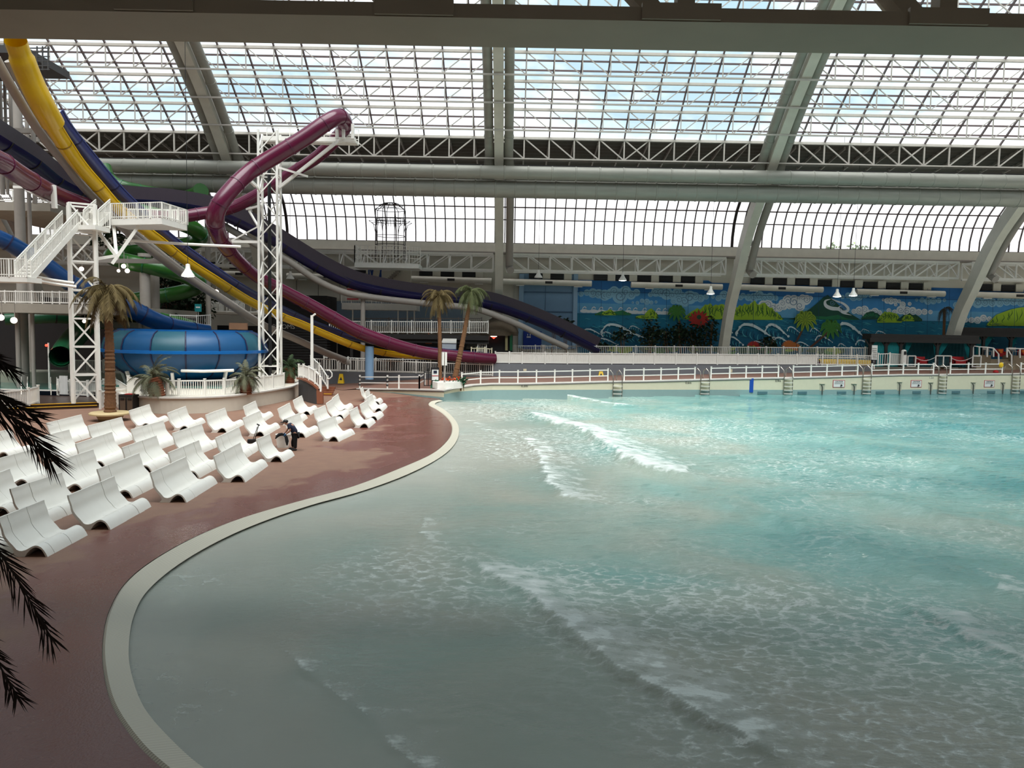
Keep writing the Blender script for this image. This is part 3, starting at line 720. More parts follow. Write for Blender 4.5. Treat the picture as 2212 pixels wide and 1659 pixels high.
# ---- plum tube slide
MP = [(-60,322,40,23),(0,349,43,22),(42,377,46,21),(127,423,52,18),(240,458,58,15.5),(360,470,62,14),(437,461,64,13),(498,449,65,13),(552,423,65,12.5),(628,375,64.5,12),(680,343,63.5,13),(712,315,62.5,13.5),(736,288,61.3,14),(746,268,60,15),(735,252,58.6,16),(708,263,57.5,17),(653,301,57,17.5),(577,347,56.5,17.5),(537,373,56,17),(500,409,55,17.5),(471,448,54.5,18.5),(465,480,55,18.5),(473,508,57,17.5),(486,530,59,16.5),(511,560,62,14.5),(552,595,65,13),(617,631,67.5,13.5),(668,658,69,14),(718,686,70,14.5),(769,714,71,14.5),(820,734,72,14),(870,750,73,13.5),(921,762,74,13),(972,768,75,12.5),(1030,773,76.2,12),(1068,775,77.2,11.5)]
def tubeslide(name, label, MPp, m, ml, step=7, seg=18, n=6, cat='slide', seam=True):
    c = cr(MPp, n); pts = [P(x, y, Y) for x, y, Y, r in c]; rs = [r*Y/FPX for x, y, Y, r in c]
    t = thing(name, label, cat, tuple(pts[0]))
    q = MB(); q.tube(pts, rs, seg, False); q.build('tube', m, t, smooth=True)
    if seam:
        q = MB(); q.tube([p+V(0,-.0,1)*(r*.02)+V(0,-1,0)*r*.98 for p, r in zip(pts, rs)], .025, 4); q.build('seam', ml, t)
    for i in range(step, len(pts)-2, step):
        d = (pts[i+1]-pts[i]).normalized(); q = MB(); q.tube([pts[i]-d*.05, pts[i]+d*.05], rs[i]*1.06, seg, True); q.build('flange_ring', ml, t, smooth=True)
    return t, pts, rs
tubeslide('tube_slide', 'plum tube slide looping over the tall lattice tower down to the fence', MP, MAG, MAGL)
# runout of the plum slide behind the white fence
q = MB(); q.sweep([P(1070,777,78.7), P(1400,779,81.6), P(1770,781,85.2)], arc(.62,180,360,10,.08)); t = q.build('slide_trough', MAG, smooth=True); t['label'] = 'low plum slide run-out trough showing under the white picket fence'; t['category'] = 'slide'
# ---- yellow speed slide and violet neighbour
YP = [(34,95,45.5),(42,118,46),(62,170,47),(88,225,48),(114,272,49.5),(163,346,52.5),(214,403,54.8),(262,452,56.3),(322,500,58),(377,542,60),(455,594,62),(532,643,64.5),(609,680,67),(651,696,68.5),(703,718,70),(755,739,71.5),(800,752,73),(860,762,75.5),(950,768,79),(1030,771,82)]
BP = [(118,238,50),(139,272,51),(190,335,53.5),(247,401,56),(300,452,58),(352,500,60),(395,532,61.5),(472,586,64),(549,634,66.5),(634,676,69.5),(703,705,71.5),(770,726,73.5),(858,742,76),(961,755,79.5),(1050,762,83)]
def flume(name, label, pts, m, ml, r0, step=9, a0=175, a1=365, parent=None, n=6, tilt=0, rail=True):
    pts = ppath(pts, n); t = thing(name, label, 'slide', tuple(pts[0]))
    q = MB(); q.sweep(pts, arc(r0, a0, a1, 12, .05)); q.build('channel', m, t, smooth=True)
    for sd in (-1, 1):
        q = MB(); q.sweep([p for p in pts], [(sd*r0+a, .04+b) for a, b in ((-.06,-.04),(.06,-.04),(.06,.04),(-.06,.04))]); q.build('side_rim', m, t)
    for i in range(step, len(pts)-2, step):
        q = MB(); q.sweep([pts[i]-(pts[i+1]-pts[i]).normalized()*.04, pts[i]+(pts[i+1]-pts[i]).normalized()*.04], arc(r0*1.07, a0, a1, 12, .05)); q.build('flange', ml, t)
    return t, pts
YELF = mat('yellow_seam', (150,112,10), .5); BLUF = mat('violet_seam', (26,28,66), .5)
yt, ypts = flume('speed_slide', 'yellow speed slide running straight down from the upper left', YP[3:], YEL, YELF, .52)
q = MB(); enc = ppath(YP[:5], 6); q.tube([p+V(.0,0,.18) for p in enc], [.62]*8+[.72]*(len(enc)-8), 18, False); q.build('covered_start', YEL, yt, smooth=True)
flume('speed_slide', 'violet-blue speed slide running beside and behind the yellow one', BP, BLU, BLUF, .5)
# support pipes under the speed slides
for lab, off, dy in (('front beige support pipe running under the yellow slide', 0, 0), ('rear beige support pipe running under the yellow slide', 30, 1.8)):
    SPp = [(-10,125,46.5),(32,200,48),(86,286,50.5),(139,352,53),(183,407,55),(274,500,58),(314,532,59.5),(395,593,62),(480,648,65),(558,697,67.5),(634,730,70),(703,761,73),(745,777,75)]
    pts = ppath([(x+off*(1-i/16), y+ (6 if off else 0), Y+dy) for i, (x, y, Y) in enumerate(SPp)], 5)
    q = MB(); rs = []; q.tube(pts, [.30]*len(pts), 12); o = q.build('support_pipe', GREYC, smooth=True); o['label'] = lab; o['category'] = 'pipe'; o['group'] = 'support pipes of the speed slides'
# ---- indigo and plum open flume
IPa = [(-40,275,50),(0,300,52),(63,340,56),(114,380,60),(165,404,63),(220,418,66),(274,426,68),(360,432,70),(446,446,72),(515,471,74),(583,507,76),(617,528,77),(686,570,79),(755,604,80.5),(823,622,81.5),(909,636,82.5),(985,644,83.2),(1061,653,84),(1142,680,85),(1218,713,86),(1294,751,87)]
pts = ppath(IPa, 6); t = thing('slide', 'wide indigo and dull plum water slide crossing the hall behind', 'slide', tuple(pts[0])); t.name = 'body_slide'
q = MB(); q.sweep(pts, arc(.86,165,345,12,.06)); q.build('lower_shell', IND, t, smooth=True)
q = MB(); q.sweep([p+V(0,.9,.40) for p in pts], [(-.05,-.45),(.05,-.45),(.05,.78),(-.05,.78)], up=V(0,0,1)); q.build('high_side_wall', PLUM, t, smooth=True)
for i in range(6, len(pts)-2, 6):
    q = MB(); d = (pts[i+1]-pts[i]).normalized()*.05; q.sweep([pts[i]-d, pts[i]+d], arc(.93,165,345,12,.06)); q.build('flange', DARK, t)
SP2 = [(478,484,74),(532,516,75),(575,540,76),(617,560,77),(686,606,78.5),(737,629,79.5),(780,639,80),(858,649,81),(926,656,81.5),(1000,663,82),(1041,671,82.5),(1117,700,83.5),(1168,725,84.2),(1225,751,85)]
pts = ppath(SP2, 5); q = MB(); q.tube(pts, .34, 12); o = q.build('support_pipe', GREYC, smooth=True); o['label'] = 'beige pipe following below the indigo slide'; o['category'] = 'pipe'
# ---- blue tube slide into the bowl
BT = [(-60,495,50,19),(0,516,51,18),(50,543,52,18),(100,574,53,18),(150,610,54,18),(210,636,55.5,18),(278,664,57,19),(320,686,58,19),(360,700,60,17),(400,708,62,15),(450,713,64,11)]
tubeslide('tube_slide', 'blue tube slide passing behind the stair tower into the blue bowl', BT, SLB, BLUF, step=8)
# ---- green spiral behind
q = MB(); cx0 = P(335, 500, 70); pts = []; n = 190
for i in range(n+1):
    a = i/n*2*PI*3.4+.6; rr = 3.9-.4*i/n; pts.append(V(cx0.x+rr*math.cos(a)-.3*i/n, 70.5+rr*math.sin(a), ZP(412,70)-(ZP(412,70)-3.2)*i/n))
t = thing('tube_slide', 'green spiral tube slide winding down behind the speed slides', 'slide', tuple(pts[0]))
q.tube(pts, .72, 14, True); q.build('tube', GRN, t, smooth=True)
for i in range(10, n, 14):
    q = MB(); d = (pts[i+1]-pts[i]).normalized()*.05; q.tube([pts[i]-d, pts[i]+d], .78, 14); q.build('flange_ring', DGRN, t)
tubeslide('tube_slide', 'bright green flume bending at the top left behind the yellow slide', [(228,362,72,12),(236,385,71,13),(262,402,70,13),(300,410,71,12),(360,420,73,11)], GRN, DGRN, step=6)
# dark green tube mouth over the small pool at the left
c = [P(131,770,57), P(150,742,60.5), P(190,700,66), P(240,672,70)]
t = thing('tube_slide', 'dark green tube slide with its round mouth open over the small pool', 'slide', tuple(c[0]))
q = MB(); cc = [V(*p) for p in cr([tuple(p) for p in c], 5)]; q.tube(cc, [.8+.01*i for i in range(len(cc))], 20, False); q.tube(cc, [.72+.01*i for i in range(len(cc))], 20, False); q.build('tube', DGRN, t, smooth=True)
q = MB(); q.tube([cc[0]-(cc[1]-cc[0]).normalized()*.06, cc[0]+(cc[1]-cc[0]).normalized()*.06], .84, 20, False); q.build('mouth_rim', DGRN, t)
tubeslide('tube_slide', 'wide dark green slide hidden in the shade under the walkway', [(10,690,70,12),(60,688,71,13),(120,684,72,14),(190,690,74,14),(240,700,75,14)], DGRN, BLACK, step=6)
# ---- lattice towers
LT = G(182, 858, .45); LTz = P(182, 490, 50).z
c1_ = P(182, 700, 50.5)
tower('shorter white lattice tower carrying the slide stairs', c1_.x, c1_.y, math.radians(32), 1.5, .45, ZP(470,50.5)+.3, 2.0, leg=.20, br=.11)
c2_ = P(584, 700, 59.8)
tt, cn2 = tower('tall white lattice tower inside the loop of the plum tube slide', c2_.x, c2_.y, math.radians(7), 1.42, 1.0, P(584,286,59.8).z, 1.75, leg=.16, br=.085, horiz=9)
q = MB(); x, y = c2_.x-.05, c2_.y+.05; top = P(584,322,59.8).z; q.tube([(x,y,1.0),(x,y,top-.15),(x+.12,y,top),(x+2.2,y,top),(x+3.0,y,top+.4),(x+3.6,y,top+1.4)], .14, 10); o = q.build('water_feed_pipe', BLACK, smooth=True); o['label'] = 'black feed pipe rising inside the tall lattice tower'; o['category'] = 'pipe'
# crest gantry at the tower top
zt = P(660,300,59.5).z; xa, xb = P(563,290,59.5).x, P(766,290,59.5).x
t = thing('crest_gantry', 'white steel gantry holding the crest of the plum slide', 'gantry', (xa, 59.5, zt))
q = MB(); q.box(((xa+xb)/2, 60.6, zt), (xb-xa, .9, .16)); q.box(((xa+xb)/2, 59.9, zt+.1), (xb-xa, .12, .35)); q.build('walkway_deck', STEELW, t)
q = MB()
for i in range(9):
    x = xa+(xb-xa)*i/8; q.bar((x,61.0,zt),(x,61.0,zt+1.2),.06)
for z in (.4,.8,1.2): q.bar((xa,61.0,zt+z),(xb,61.0,zt+z),.05)
q.build('handrail', STEELW, t)
for sgn in (0, 1):
    q = MB(); q.bar(P(603,405,59+sgn*1.4), P(730,305,59+sgn*1.4), .22 if not sgn else .14); q.build('diagonal_strut', STEELW, t)
q = MB(); q.bar(P(603,362,59.3), P(664,381,58.3), .16); q.build('bracket_arm', STEELW, t)
q = MB(); q.bar(P(464,521,58.6), P(564,523,59.3), .2); q.bar(P(500,520,58.8), P(562,487,59.3), .1); q.build('bracket_arm', STEELW, t)
q = MB(); q.bar(P(540,390,57.6), P(553,402,58.2), .22); q.bar(P(553,402,58.2), P(563,414,59.3), .12); q.build('bracket_arm', STEELW, t)
q = MB(); q.bar(P(533,452,64), P(564,444,60.2), .16); q.bar(P(538,455,63.5), P(564,500,60.2), .14); q.build('bracket_arm', STEELW, t)
for x_ in (728, 742, 762):
    q = MB(); q.bar(P(x_,300,59.4), P(x_,268 if x_ == 762 else 280,59.4), .22); q.build('cradle_post', STEELW, t)
# ---- staircase with landings
st = thing('slide_staircase', 'white steel staircase climbing to the plum slide start platform', 'staircase', tuple(P(80,600,46)))
def flight(name, a, b, wd, n):
    """a,b: bottom and top centre; wd: half width vector"""
    q = MB()
    for i in range(n):
        p = a+(b-a)*(i/n); r = (b-a)/n
        q.hexa([p-wd, p+wd, p+wd+V(r.x,r.y,0), p-wd+V(r.x,r.y,0)], [p-wd+V(0,0,.05), p+wd+V(0,0,.05), p+wd+V(r.x,r.y,.05), p-wd+V(r.x,r.y,.05)])
        q.hexa([p-wd, p+wd, p+wd+V(.02,.03,0), p-wd+V(.02,.03,0)], [p-wd+V(0,0,r.z*.8), p+wd+V(0,0,r.z*.8), p+wd+V(.02,.03,r.z*.8), p-wd+V(.02,.03,r.z*.8)])
    q.build(name, STEELW, st)
    for s_ in (-1, 1):
        w = wd*s_; q = MB(); q.bar(a+w-V(0,0,.1), b+w-V(0,0,.1), .06, .34); q.build('stringer', STEELW, st)
        q = MB()
        for h in (1.0, .85, .12): q.bar(a+w+V(0,0,h), b+w+V(0,0,h), .05, .06)
        m_ = int((b-a).length/.16)
        for i in range(m_+1):
            p = a+(b-a)*(i/m_)+w; q.bar(p+V(0,0,.1), p+V(0,0,1.0), .03 if i % 8 else .07)
        q.build('handrail', STEELW, st)
def plat(name, c4, th=.35, rail=(0,1,2,3), h=1.05):
    q = MB(); lo = [p-V(0,0,th) for p in c4]; q.hexa(lo, c4); q.build(name, STEELW, st)
    for i in rail:
        a, b = c4[i], c4[(i+1) % 4]; q = MB()
        for z in (h, .12): q.bar(a+V(0,0,z), b+V(0,0,z), .05, .06)
        m_ = int((b-a).length/.15)
        for k in range(m_+1):
            p = a+(b-a)*(k/m_); q.bar(p+V(0,0,.0), p+V(0,0,h), .03 if k % 7 else .08)
        q.build('railing_panel', STEELW, st)
A1 = P(50,600,45); B1 = P(152,487,50); wd1 = V(.66,-.25,0)
flight('lower_flight', A1, B1, wd1, 18)
zl = A1.z; plat('lower_platform', [V(A1.x-4.5,44.2,zl), V(A1.x+.75,44.2,zl), V(A1.x+.75,45.6,zl), V(A1.x-4.5,45.6,zl)], .3, (0,))
zl = B1.z; plat('middle_landing', [V(B1.x-.7,50,zl), V(B1.x+2.0,49.4,zl), V(B1.x+2.0,51.2,zl), V(B1.x-.7,51.4,zl)], .3, (2,))
A2 = P(197,486,50.4); B2 = P(223,463,52.6); B2 = V(B2.x, B2.y, P(223,462,52.6).z)
flight('upper_flight', A2, B2, V(.55,-.1,0), 8)
zl = P(240,473,52).z; p0, p1 = P(240,473,52), P(350,486,51)
plat('start_platform', [V(p0.x,52,zl), V(p1.x,51.0,zl), V(p1.x+.3,54.3,zl), V(p0.x,54.3,zl)], .42, (0,1,2))
for a, b in (((245,483,52.4),(252,560,51.2)), ((300,487,52),(242,570,51)), ((212,500,51.2),(252,553,51.2)), ((255,552,51.2),(205,560,50.8))):
    q = MB(); q.bar(P(*a), P(*b), .2); q.build('strut', STEELW, st)
q = MB(); q.bar(P(28,404,49), P(115,406,50), .16); q.bar(P(115,400,50), P(118,450,50), .26); q.bar(P(55,410,49.3), P(112,440,50), .1); q.build('slide_hanger', STEELW, st)
for i, (x1, y1, x2, y2, Y) in enumerate(((270,519,520,533,54), (70,597,160,612,47), (66,604,165,620,47.5))):
    q = MB(); q.tube([P(x1,y1,Y), P((x1+x2)/2,(y1+y2)/2+1,Y+.4), P(x2,y2,Y+1)], .1, 8); q.build('long_pipe', STEELW, st)
# ---- multi-level slide tower at the left: slabs, columns, rails
def slab(label, x0, x1, ytop, Y, dy, th=.7, m=CONC, z=None, group='floors of the slide tower'):
    z = z if z is not None else P((x0+x1)/2, ytop, Y).z; a = P(x0,740,Y).x; b = P(x1,740,Y).x
    q = MB(); q.box(((a+b)/2, Y+dy/2, z-th/2), (b-a, dy, th)); o = q.build('floor_slab', m); o['label'] = label; o['category'] = 'floor slab'; o['group'] = group; return z
zA = slab('middle walkway slab at the left above the small pool', -80, 212, 656, 57, 18)
zB = slab('upper left walkway slab behind the stair landing', -80, 116, 436, 62, 12)
slab('low slab edge between the palm and the grey columns', 200, 300, 696, 66, 10, th=.5)
fence('pale railing along the middle walkway at the left', [V(P(x,740,56.9).x, 57.1, zA) for x in (-40,10,33,68,91,112,128,148,176,205)], .95, m=STEELW, pick=.14, pw_=.03, postw=.08, cap=False, name='walkway_railing', cat='railing')
fence('pale railing of the upper left walkway', [V(P(x,740,62).x, 62.1, zB) for x in (-40,0,35,70,114)], 1.0, m=STEELW, pick=.15, pw_=.03, postw=.08, cap=False, name='walkway_railing', cat='railing')
fence('pale railing beside the rock wall behind the bowl', FPx([(368,704,66),(425,706,66),(455,704,66)]), 1.0, m=STEELW, pick=.16, pw_=.03, postw=.08, cap=False, name='walkway_railing', cat='railing')
ncol = 0
for px, w, yb, yt, Y, lab in ((-12,16,700,520,60,'at the left edge'),(40,10,770,662,58.5,'round grey column left of the small pool'),(68,9,780,440,66,'thin grey column behind the walkway'),(315,21,720,548,67,'thick grey column right of the tall palm'),(337,18,745,560,69,'thick grey column just behind its twin right of the palm'),(451,11,745,405,76,'tall slim grey column behind the speed slides'),(249,10,745,690,67,'short grey column left of the bowl'),(784,10,700,640,80.5,'grey column under the bend of the indigo slide pipe'),(1172,8,800,745,82,'short grey column at the foot of the indigo slide')):
    b_ = P(px, yb, Y); t_ = P(px, yt, Y); r = w/2*Y/FPX
    q = MB(); q.cyl((b_.x,b_.y,.1 if Y < 72 else 1.1), (b_.x,b_.y,t_.z), r, 16); q.cyl((b_.x,b_.y,t_.z-.3), (b_.x,b_.y,t_.z), r*1.25, 16)
    o = q.build('support_column', GREYC, smooth=True); o['label'] = lab if 'column' in lab else 'round grey column '+lab; o['category'] = 'column'; o['group'] = 'grey support columns'
q = MB(); a = P(798,790,72); q.cyl((a.x,a.y,.9), (a.x,a.y,P(798,748,72).z), .42, 18); o = q.build('support_column', BLUEW, smooth=True); o['label'] = 'short fat pale blue column under the yellow slide end'; o['category'] = 'column'
# pipe forest at the upper left
for i, (px, w, yt, yb, Y) in enumerate(((6,9,140,420,55),(25,7,150,300,56),(42,20,200,440,60),(63,8,230,440,58),(76,9,250,440,57),(17,6,170,420,54))):
    a = P(px, yb, Y); b = P(px, yt, Y); q = MB(); q.cyl((a.x,a.y,a.z if i not in (2,3) else .12), (a.x,a.y,b.z), w/2*Y/FPX, 12); o = q.build('tower_post', GREYC, smooth=True)
    o['label'] = ['slim pale tower post furthest left under the top platform','thin pale post second from left under the top platform','fattest pale tower post at the upper left','slim post right of the fattest tower post','rightmost slim post beside the yellow slide pipe','thinnest post crossing behind the slide pipe, upper left'][i]; o['category'] = 'post'; o['group'] = 'tower posts at the upper left'
q = MB(); z = P(50,112,50).z; q.box((P(-60,112,50).x, 52, z), (7.4, 5, .5)); q.box((P(20,112,50).x-.5, 51.5, z-1.2), (3.4,.5,.3))
for i in range(8): q.bar((P(-60,112,50).x-3.6+i,49.6,z),(P(-60,112,50).x-3.6+i,49.6,z+1.1),.06)
q.bar((P(-60,112,50).x-3.8,49.6,z+1.1),(P(-60,112,50).x+3.8,49.6,z+1.1),.07); o = q.build('launch_platform', DARKG); o['label'] = 'dark launch platform at the top left where the yellow slide starts'; o['category'] = 'platform'
q = MB()
for px in (80, 92, 104):
    q.bar(P(px,100,50), P(px,152,50), .07)
for py in (104,112,122,132,142,150): q.bar(P(60,py,50), P(107,py,50), .06)
q.build('side_cage', DARKG, o)
# horizontal braces between posts
for i, (x0, x1, y, Y) in enumerate(((10,80,282,57),(14,84,300,58),(210,370,563,62))):
    q = MB(); q.bar(P(x0,y,Y), P(x1,y+2,Y+.5), .35); o = q.build('tie_beam', GREYC); o['label'] = ['upper tie beam between the posts at the upper left','lower tie beam between the posts at the upper left','tie beam into the thick grey columns right of the palm'][i]; o['category'] = 'beam'
# rock wall and planting behind the left columns
q = MB(); vs = []; nx, nz = 40, 16
for j in range(nz+1):
    for i in range(nx+1):
        x = -52+18*i/nx; z = .1+8.5*j/nz; vs.append((x, 82+2.2*noise.noise(V(x*.35, 0, z*.5))+1.2*noise.noise(V(x*1.1, 3, z*1.3))-.0, z))
q.add(vs, [(j*(nx+1)+i, j*(nx+1)+i+1, (j+1)*(nx+1)+i+1, (j+1)*(nx+1)+i) for j in range(nz) for i in range(nx)])
ROCK = mat('fake_rock', (74,64,56), .9, var=.4, scale=1.5, bump=.5); o = q.build('rock_wall', ROCK); o['label'] = 'brown artificial rock wall behind the slides at the left'; o['category'] = 'rock wall'
def foliage(label, c, r, n, m=LEAF, s=.35, name='shrub', cat='shrub', seed=1, group=None, drop=.6):
    rd = random.Random(seed); q = MB()
    for _ in range(n):
        d = V(rd.gauss(0,1), rd.gauss(0,1), rd.gauss(0,1)).normalized()*(rd.random()**.4); p = V(c[0]+d.x*r[0], c[1]+d.y*r[1], c[2]+d.z*r[2])
        a = V(rd.uniform(-1,1), rd.uniform(-1,1), rd.uniform(-.8,.5)).normalized()*s*rd.uniform(.6,1.3); b = a.cross(V(rd.random(), rd.random(), 1)).normalized()*a.length*.28
        q.add([p, p+a*.5+b, p+a, p+a*.5-b], [(0,1,2,3)])
    t = thing(name, label, cat, (c[0], c[1], c[2]-r[2]), group=group); q.build('leaves', m, t)
    k = MB()
    for _ in range(5):
        k.bar((c[0]+rd.uniform(-.2,.2), c[1], c[2]-r[2]-drop), (c[0]+rd.uniform(-.6,.6)*r[0], c[1]+rd.uniform(-.5,.5)*r[1], c[2]+r[2]*.5), .05)
    k.build('stems', TRUNK, t); return t
for i, (px, py, Y, rx, rz, n) in enumerate(((395,640,78,3.6,2.4,900),(375,600,79,2.6,1.6,500),(418,675,77,2.2,1.6,450),(240,505,76,2.4,1.3,350),(358,690,70,1.4,1.0,260))):
    foliage(['large dark leafy mass behind the grey columns','dark leafy growth under the green slide bend','dark shrub on the rock wall behind the bowl','dark foliage under the start platform','small dark shrub right of the thick columns'][i], tuple(P(px,py,Y)), (rx,1.2,rz), n, s=.55, seed=20+i, drop=max(.6, P(px,py,Y).z-rz-.12) if i in (0,2,4) else 1.6)
# far background behind the left levels: black panel standing in for shade below slab
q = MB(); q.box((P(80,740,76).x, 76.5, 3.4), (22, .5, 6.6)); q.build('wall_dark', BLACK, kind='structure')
# ---- small pool at the left
POOLT = mat('small_pool_water', (70,120,110), .08, var=.08); PBLU = mat('small_pool_blue_tile', (16,58,96), .4); PCON = mat('pool_concrete', (150,150,134), .7)
a = P(-40,760,66); b = P(215,760,60)
q = MB(); q.box((P(75,740,58).x, 59, .62), (14, 7.5, .16)); o = q.build('small_pool_water', POOLT, kind='stuff'); o['label'] = 'teal water of the small landing pool at the left'; o['category'] = 'water'
q = MB(); q.box((P(75,740,58).x, 55.1, .45), (14, .3, .75)); q.build('wall_pool_blue', PBLU, kind='structure')
q = MB(); q.box((P(75,740,58).x, 64.8, 1.1), (15, 4, 1.0)); q.build('floor', PCON, kind='structure')
q = MB(); q.box((P(75,740,58).x, 54.8, .82), (14, .35, .08)); q.build('trim_8', COPE, kind='structure')
for i, px in enumerate((38, 102)):
    t = thing('pool_ladder', ['left steel grab rail pair at the small pool','right steel grab rail pair at the small pool'][i], 'ladder', tuple(P(px,835,54.7)))
    for s_ in (0, .45):
        x = P(px,830,54.7).x+s_; q = MB(); q.tube([(x-.3,56.0,.6),(x-.3,55.6,1.5),(x-.1,55.3,1.75),(x+.2,54.8,1.3),(x+.45,54.4,.5)], .04, 6); q.build('grab_rail', STEEL, t)
# ---- brown deck with two yellow-edged steps
sa, sb = G(60, 888, .4), G(216, 871, .4)
for i, (zz_, dz_) in enumerate(((.46, 0), (.29, -.42))):
    q = MB(); x0, x1 = -36.5, sb.x+.02; y0 = sa.y+dz_; y1 = sb.y+dz_
    q.hexa([V(x0,y0-.5,.1), V(x1,y1,.1), V(x1,54.7,.1), V(x0,54.7,.1)], [V(x0,y0-.5,zz_), V(x1,y1,zz_), V(x1,54.7,zz_), V(x0,54.7,zz_)]); q.build('floor', DECKD, kind='structure')
    q = MB(); q.bar(V(x0,y0-.5+.02,zz_+.005), V(x1,y1+.02,zz_+.005), .16, .03); q.build('trim_9', YELD, kind='structure')
fence('white picket gate fence at the left end of the brown steps', [G(-30,890,.46), G(3,886,.46), G(62,878,.46), G(83,871,.46)], 1.12)
fence('white picket enclosure at the foot of the shorter lattice tower', [G(127,854,.46), G(153,855,.46), G(190,857,.46), G(225,853,.46)], 1.12)
fence('white picket fence behind the trash bin', [G(217,884,.3), V(*(G(217,884,.3)+V(.3,3.2,0))), V(*(G(250,850,.46)))], 1.15)
fence('white picket fence behind the shorter lattice tower', [V(P(x,806,63.4).x,63.4,1.6) for x in (150,190,225,262)], 1.1)
# ---- raised white plinth and blue bowl
PLN = mat('plinth_render', (206,196,180), .6, var=.05)
plx = [(232,868),(262,884),(300,891),(360,894),(430,893),(500,888),(560,878),(605,869),(632,862),(646,852),(648,838)]
plo = [V(*p) for p in cr([tuple(G(x, y, .12)) for x, y in plx], 5)]
PZ = 1.12; q = MB(); n = len(plo)
q.add([V(p.x,p.y,.1) for p in plo]+[V(p.x,p.y,PZ) for p in plo], [(i,i+1,n+i+1,n+i) for i in range(n-1)]); q.build('wall_plinth', PLN, kind='structure')
q = MB(); back = [V(plo[-1].x-1,72,PZ), V(plo[0].x,72,PZ)]; q.poly([V(p.x,p.y,PZ) for p in plo]+back); q.build('floor', PLN, kind='structure')
q = MB(); q.sweep([V(p.x,p.y+.05,PZ+.04) for p in plo], [(-.16,-.05),(.16,-.05),(.16,.05),(-.16,.05)]); q.build('trim_10', COPE, kind='structure')
def onplinth(px):
    best = min(plo[:-6], key=lambda p: abs(proj(p)[0]-px)); return V(best.x, best.y+.95, PZ)
def proj(p):
    d = Vector(p)-EYE; z = d.dot(F_); return (1106+FPX*d.dot(R_)/z, 829.5-FPX*d.dot(U_)/z)
fence('curved white picket fence around the front of the blue bowl', [onplinth(x) for x in (262,300,345,380,429,476,520,556,583,608)], 1.1)
bc = P(405, 760, 59.8); BC = V(bc.x, 59.8, 0)
t = thing('slide_bowl', 'big round blue slide bowl on the white plinth', 'slide bowl', (BC.x, BC.y, 1.1))
prof = [(1.0,1.3),(3.0,1.55),(4.6,2.05),(5.5,2.75),(5.95,3.3),(6.1,3.8)]; prof2 = [(6.1,3.8),(6.08,4.2),(5.9,4.75),(5.5,5.15),(5.05,5.35),(4.9,5.38)]
q = MB(); q.lathe(prof, (BC.x,BC.y,0), 48); q.build('lower_shell', CYAN, t, smooth=True)
q = MB(); q.lathe(prof2, (BC.x,BC.y,0), 48, mif=lambda j, i: 1 if (j//3) in (10,12,9,15,2,5) else 0); q.build('upper_shell', [CYAN, TEALP], t, smooth=True)
q = MB(); q.lathe([(6.05,3.68),(6.28,3.72),(6.28,3.92),(6.05,3.95)], (BC.x,BC.y,0), 48); q.build('band', CYANL, t, smooth=True)
q = MB(); q.lathe([(4.85,5.33),(4.85,5.48),(5.0,5.48),(5.0,5.33)], (BC.x,BC.y,0), 48); q.build('rim', CYANL, t, smooth=True)
for k in range(16):
    a = 2*PI*k/16; pts = [V(BC.x+(r+.05)*math.cos(a), BC.y+(r+.05)*math.sin(a), z) for r, z in prof+prof2[1:]]
    q = MB(); q.tube(pts, .055, 5); q.build('shell_rib', BLUF, t)
for k in range(8):
    a = 2*PI*k/8+.2; q = MB(); q.bar((BC.x+4.6*math.cos(a),BC.y+4.6*math.sin(a),1.12),(BC.x+5.0*math.cos(a),BC.y+5.0*math.sin(a),2.3),.2); q.build('leg', STEELW, t)
q = MB(); q.tube([P(392,801,54.5), P(440,802,54.3), P(505,800,54.6)], .11, 10); q.build('white_feed_pipe', WHITE, t, smooth=True)
# water tank under the bowl
q = MB(); q.box((BC.x, BC.y, 1.2), (9, 9, .12)); o = q.build('bowl_pool_water', POOLT, kind='stuff'); o['label'] = 'dark teal water of the pool under the blue bowl'; o['category'] = 'water'
# ---- curved stair wing wall right of the plinth
w0 = [(645,868,818,59.5),(655,872,819,57.5),(667,874,824,56.2),(680,874,832,55.2),(690,872,842,55.0)]
wallpx('wall_stair', w0, .25, DARKG)
q = MB(); q.sweep([P(x,yt,Y)+V(0,.12,0) for x,yb,yt,Y in w0], [(-.2,-.06),(.2,-.06),(.2,.08),(-.2,.08)]); q.bar(P(691,843,55), P(692,872,55), .45,.3); q.build('trim_11', TERRA, kind='structure')
fence('white stair railing curving down beside the dark wing wall', [P(x,yt-1,Y)+V(0,.1,.05) for x,yb,yt,Y in w0]+[P(693,846,54.9)], 1.0, name='stair_railing', cat='railing', pick=.2)
fence('white stair handrail ending in a round loop by the wet floor sign', [P(672,795,64), P(690,812,63), P(708,840,62.3)], 1.0, name='stair_railing', cat='railing', pick=.22)
hr = P(712,808,62.2); q = MB(); q.tube([P(706,800,62.2), P(712,800,62.2), P(717,806,62.2), P(717,813,62.2), P(712,818,62.2), P(707,818,62.2)], .05, 8); o = q.build('handrail_loop', WHITE, smooth=True); o['label'] = 'white looped end of the stair handrail'; o['category'] = 'handrail'
q = MB(); 
for i in range(4): q.box((P(697,740,62).x, 62.2+i*.35, .2+i*.17), (1.5,.4,.17))
o = q.build('steps', TERRA); o['label'] = 'short terracotta steps with yellow edge beside the wing wall'; o['category'] = 'steps'; q = MB(); q.box((P(697,740,62).x, 62.02, .29), (1.5,.08,.05)); q.build('yellow_nosing', YELD, o)
# slender white pole in front of the slides
q = MB(); a = P(674,870,60); q.cyl((a.x,60,1.0),(a.x,60,P(674,681,60).z),.12,12); q.bar((a.x,60,P(674,684,60).z),(a.x+.3,59.9,P(674,678,60).z),.12); o = q.build('white_pole', WHITE, smooth=True); o['label'] = 'plain white upright pole in front of the plum and yellow slides'; o['category'] = 'pole'
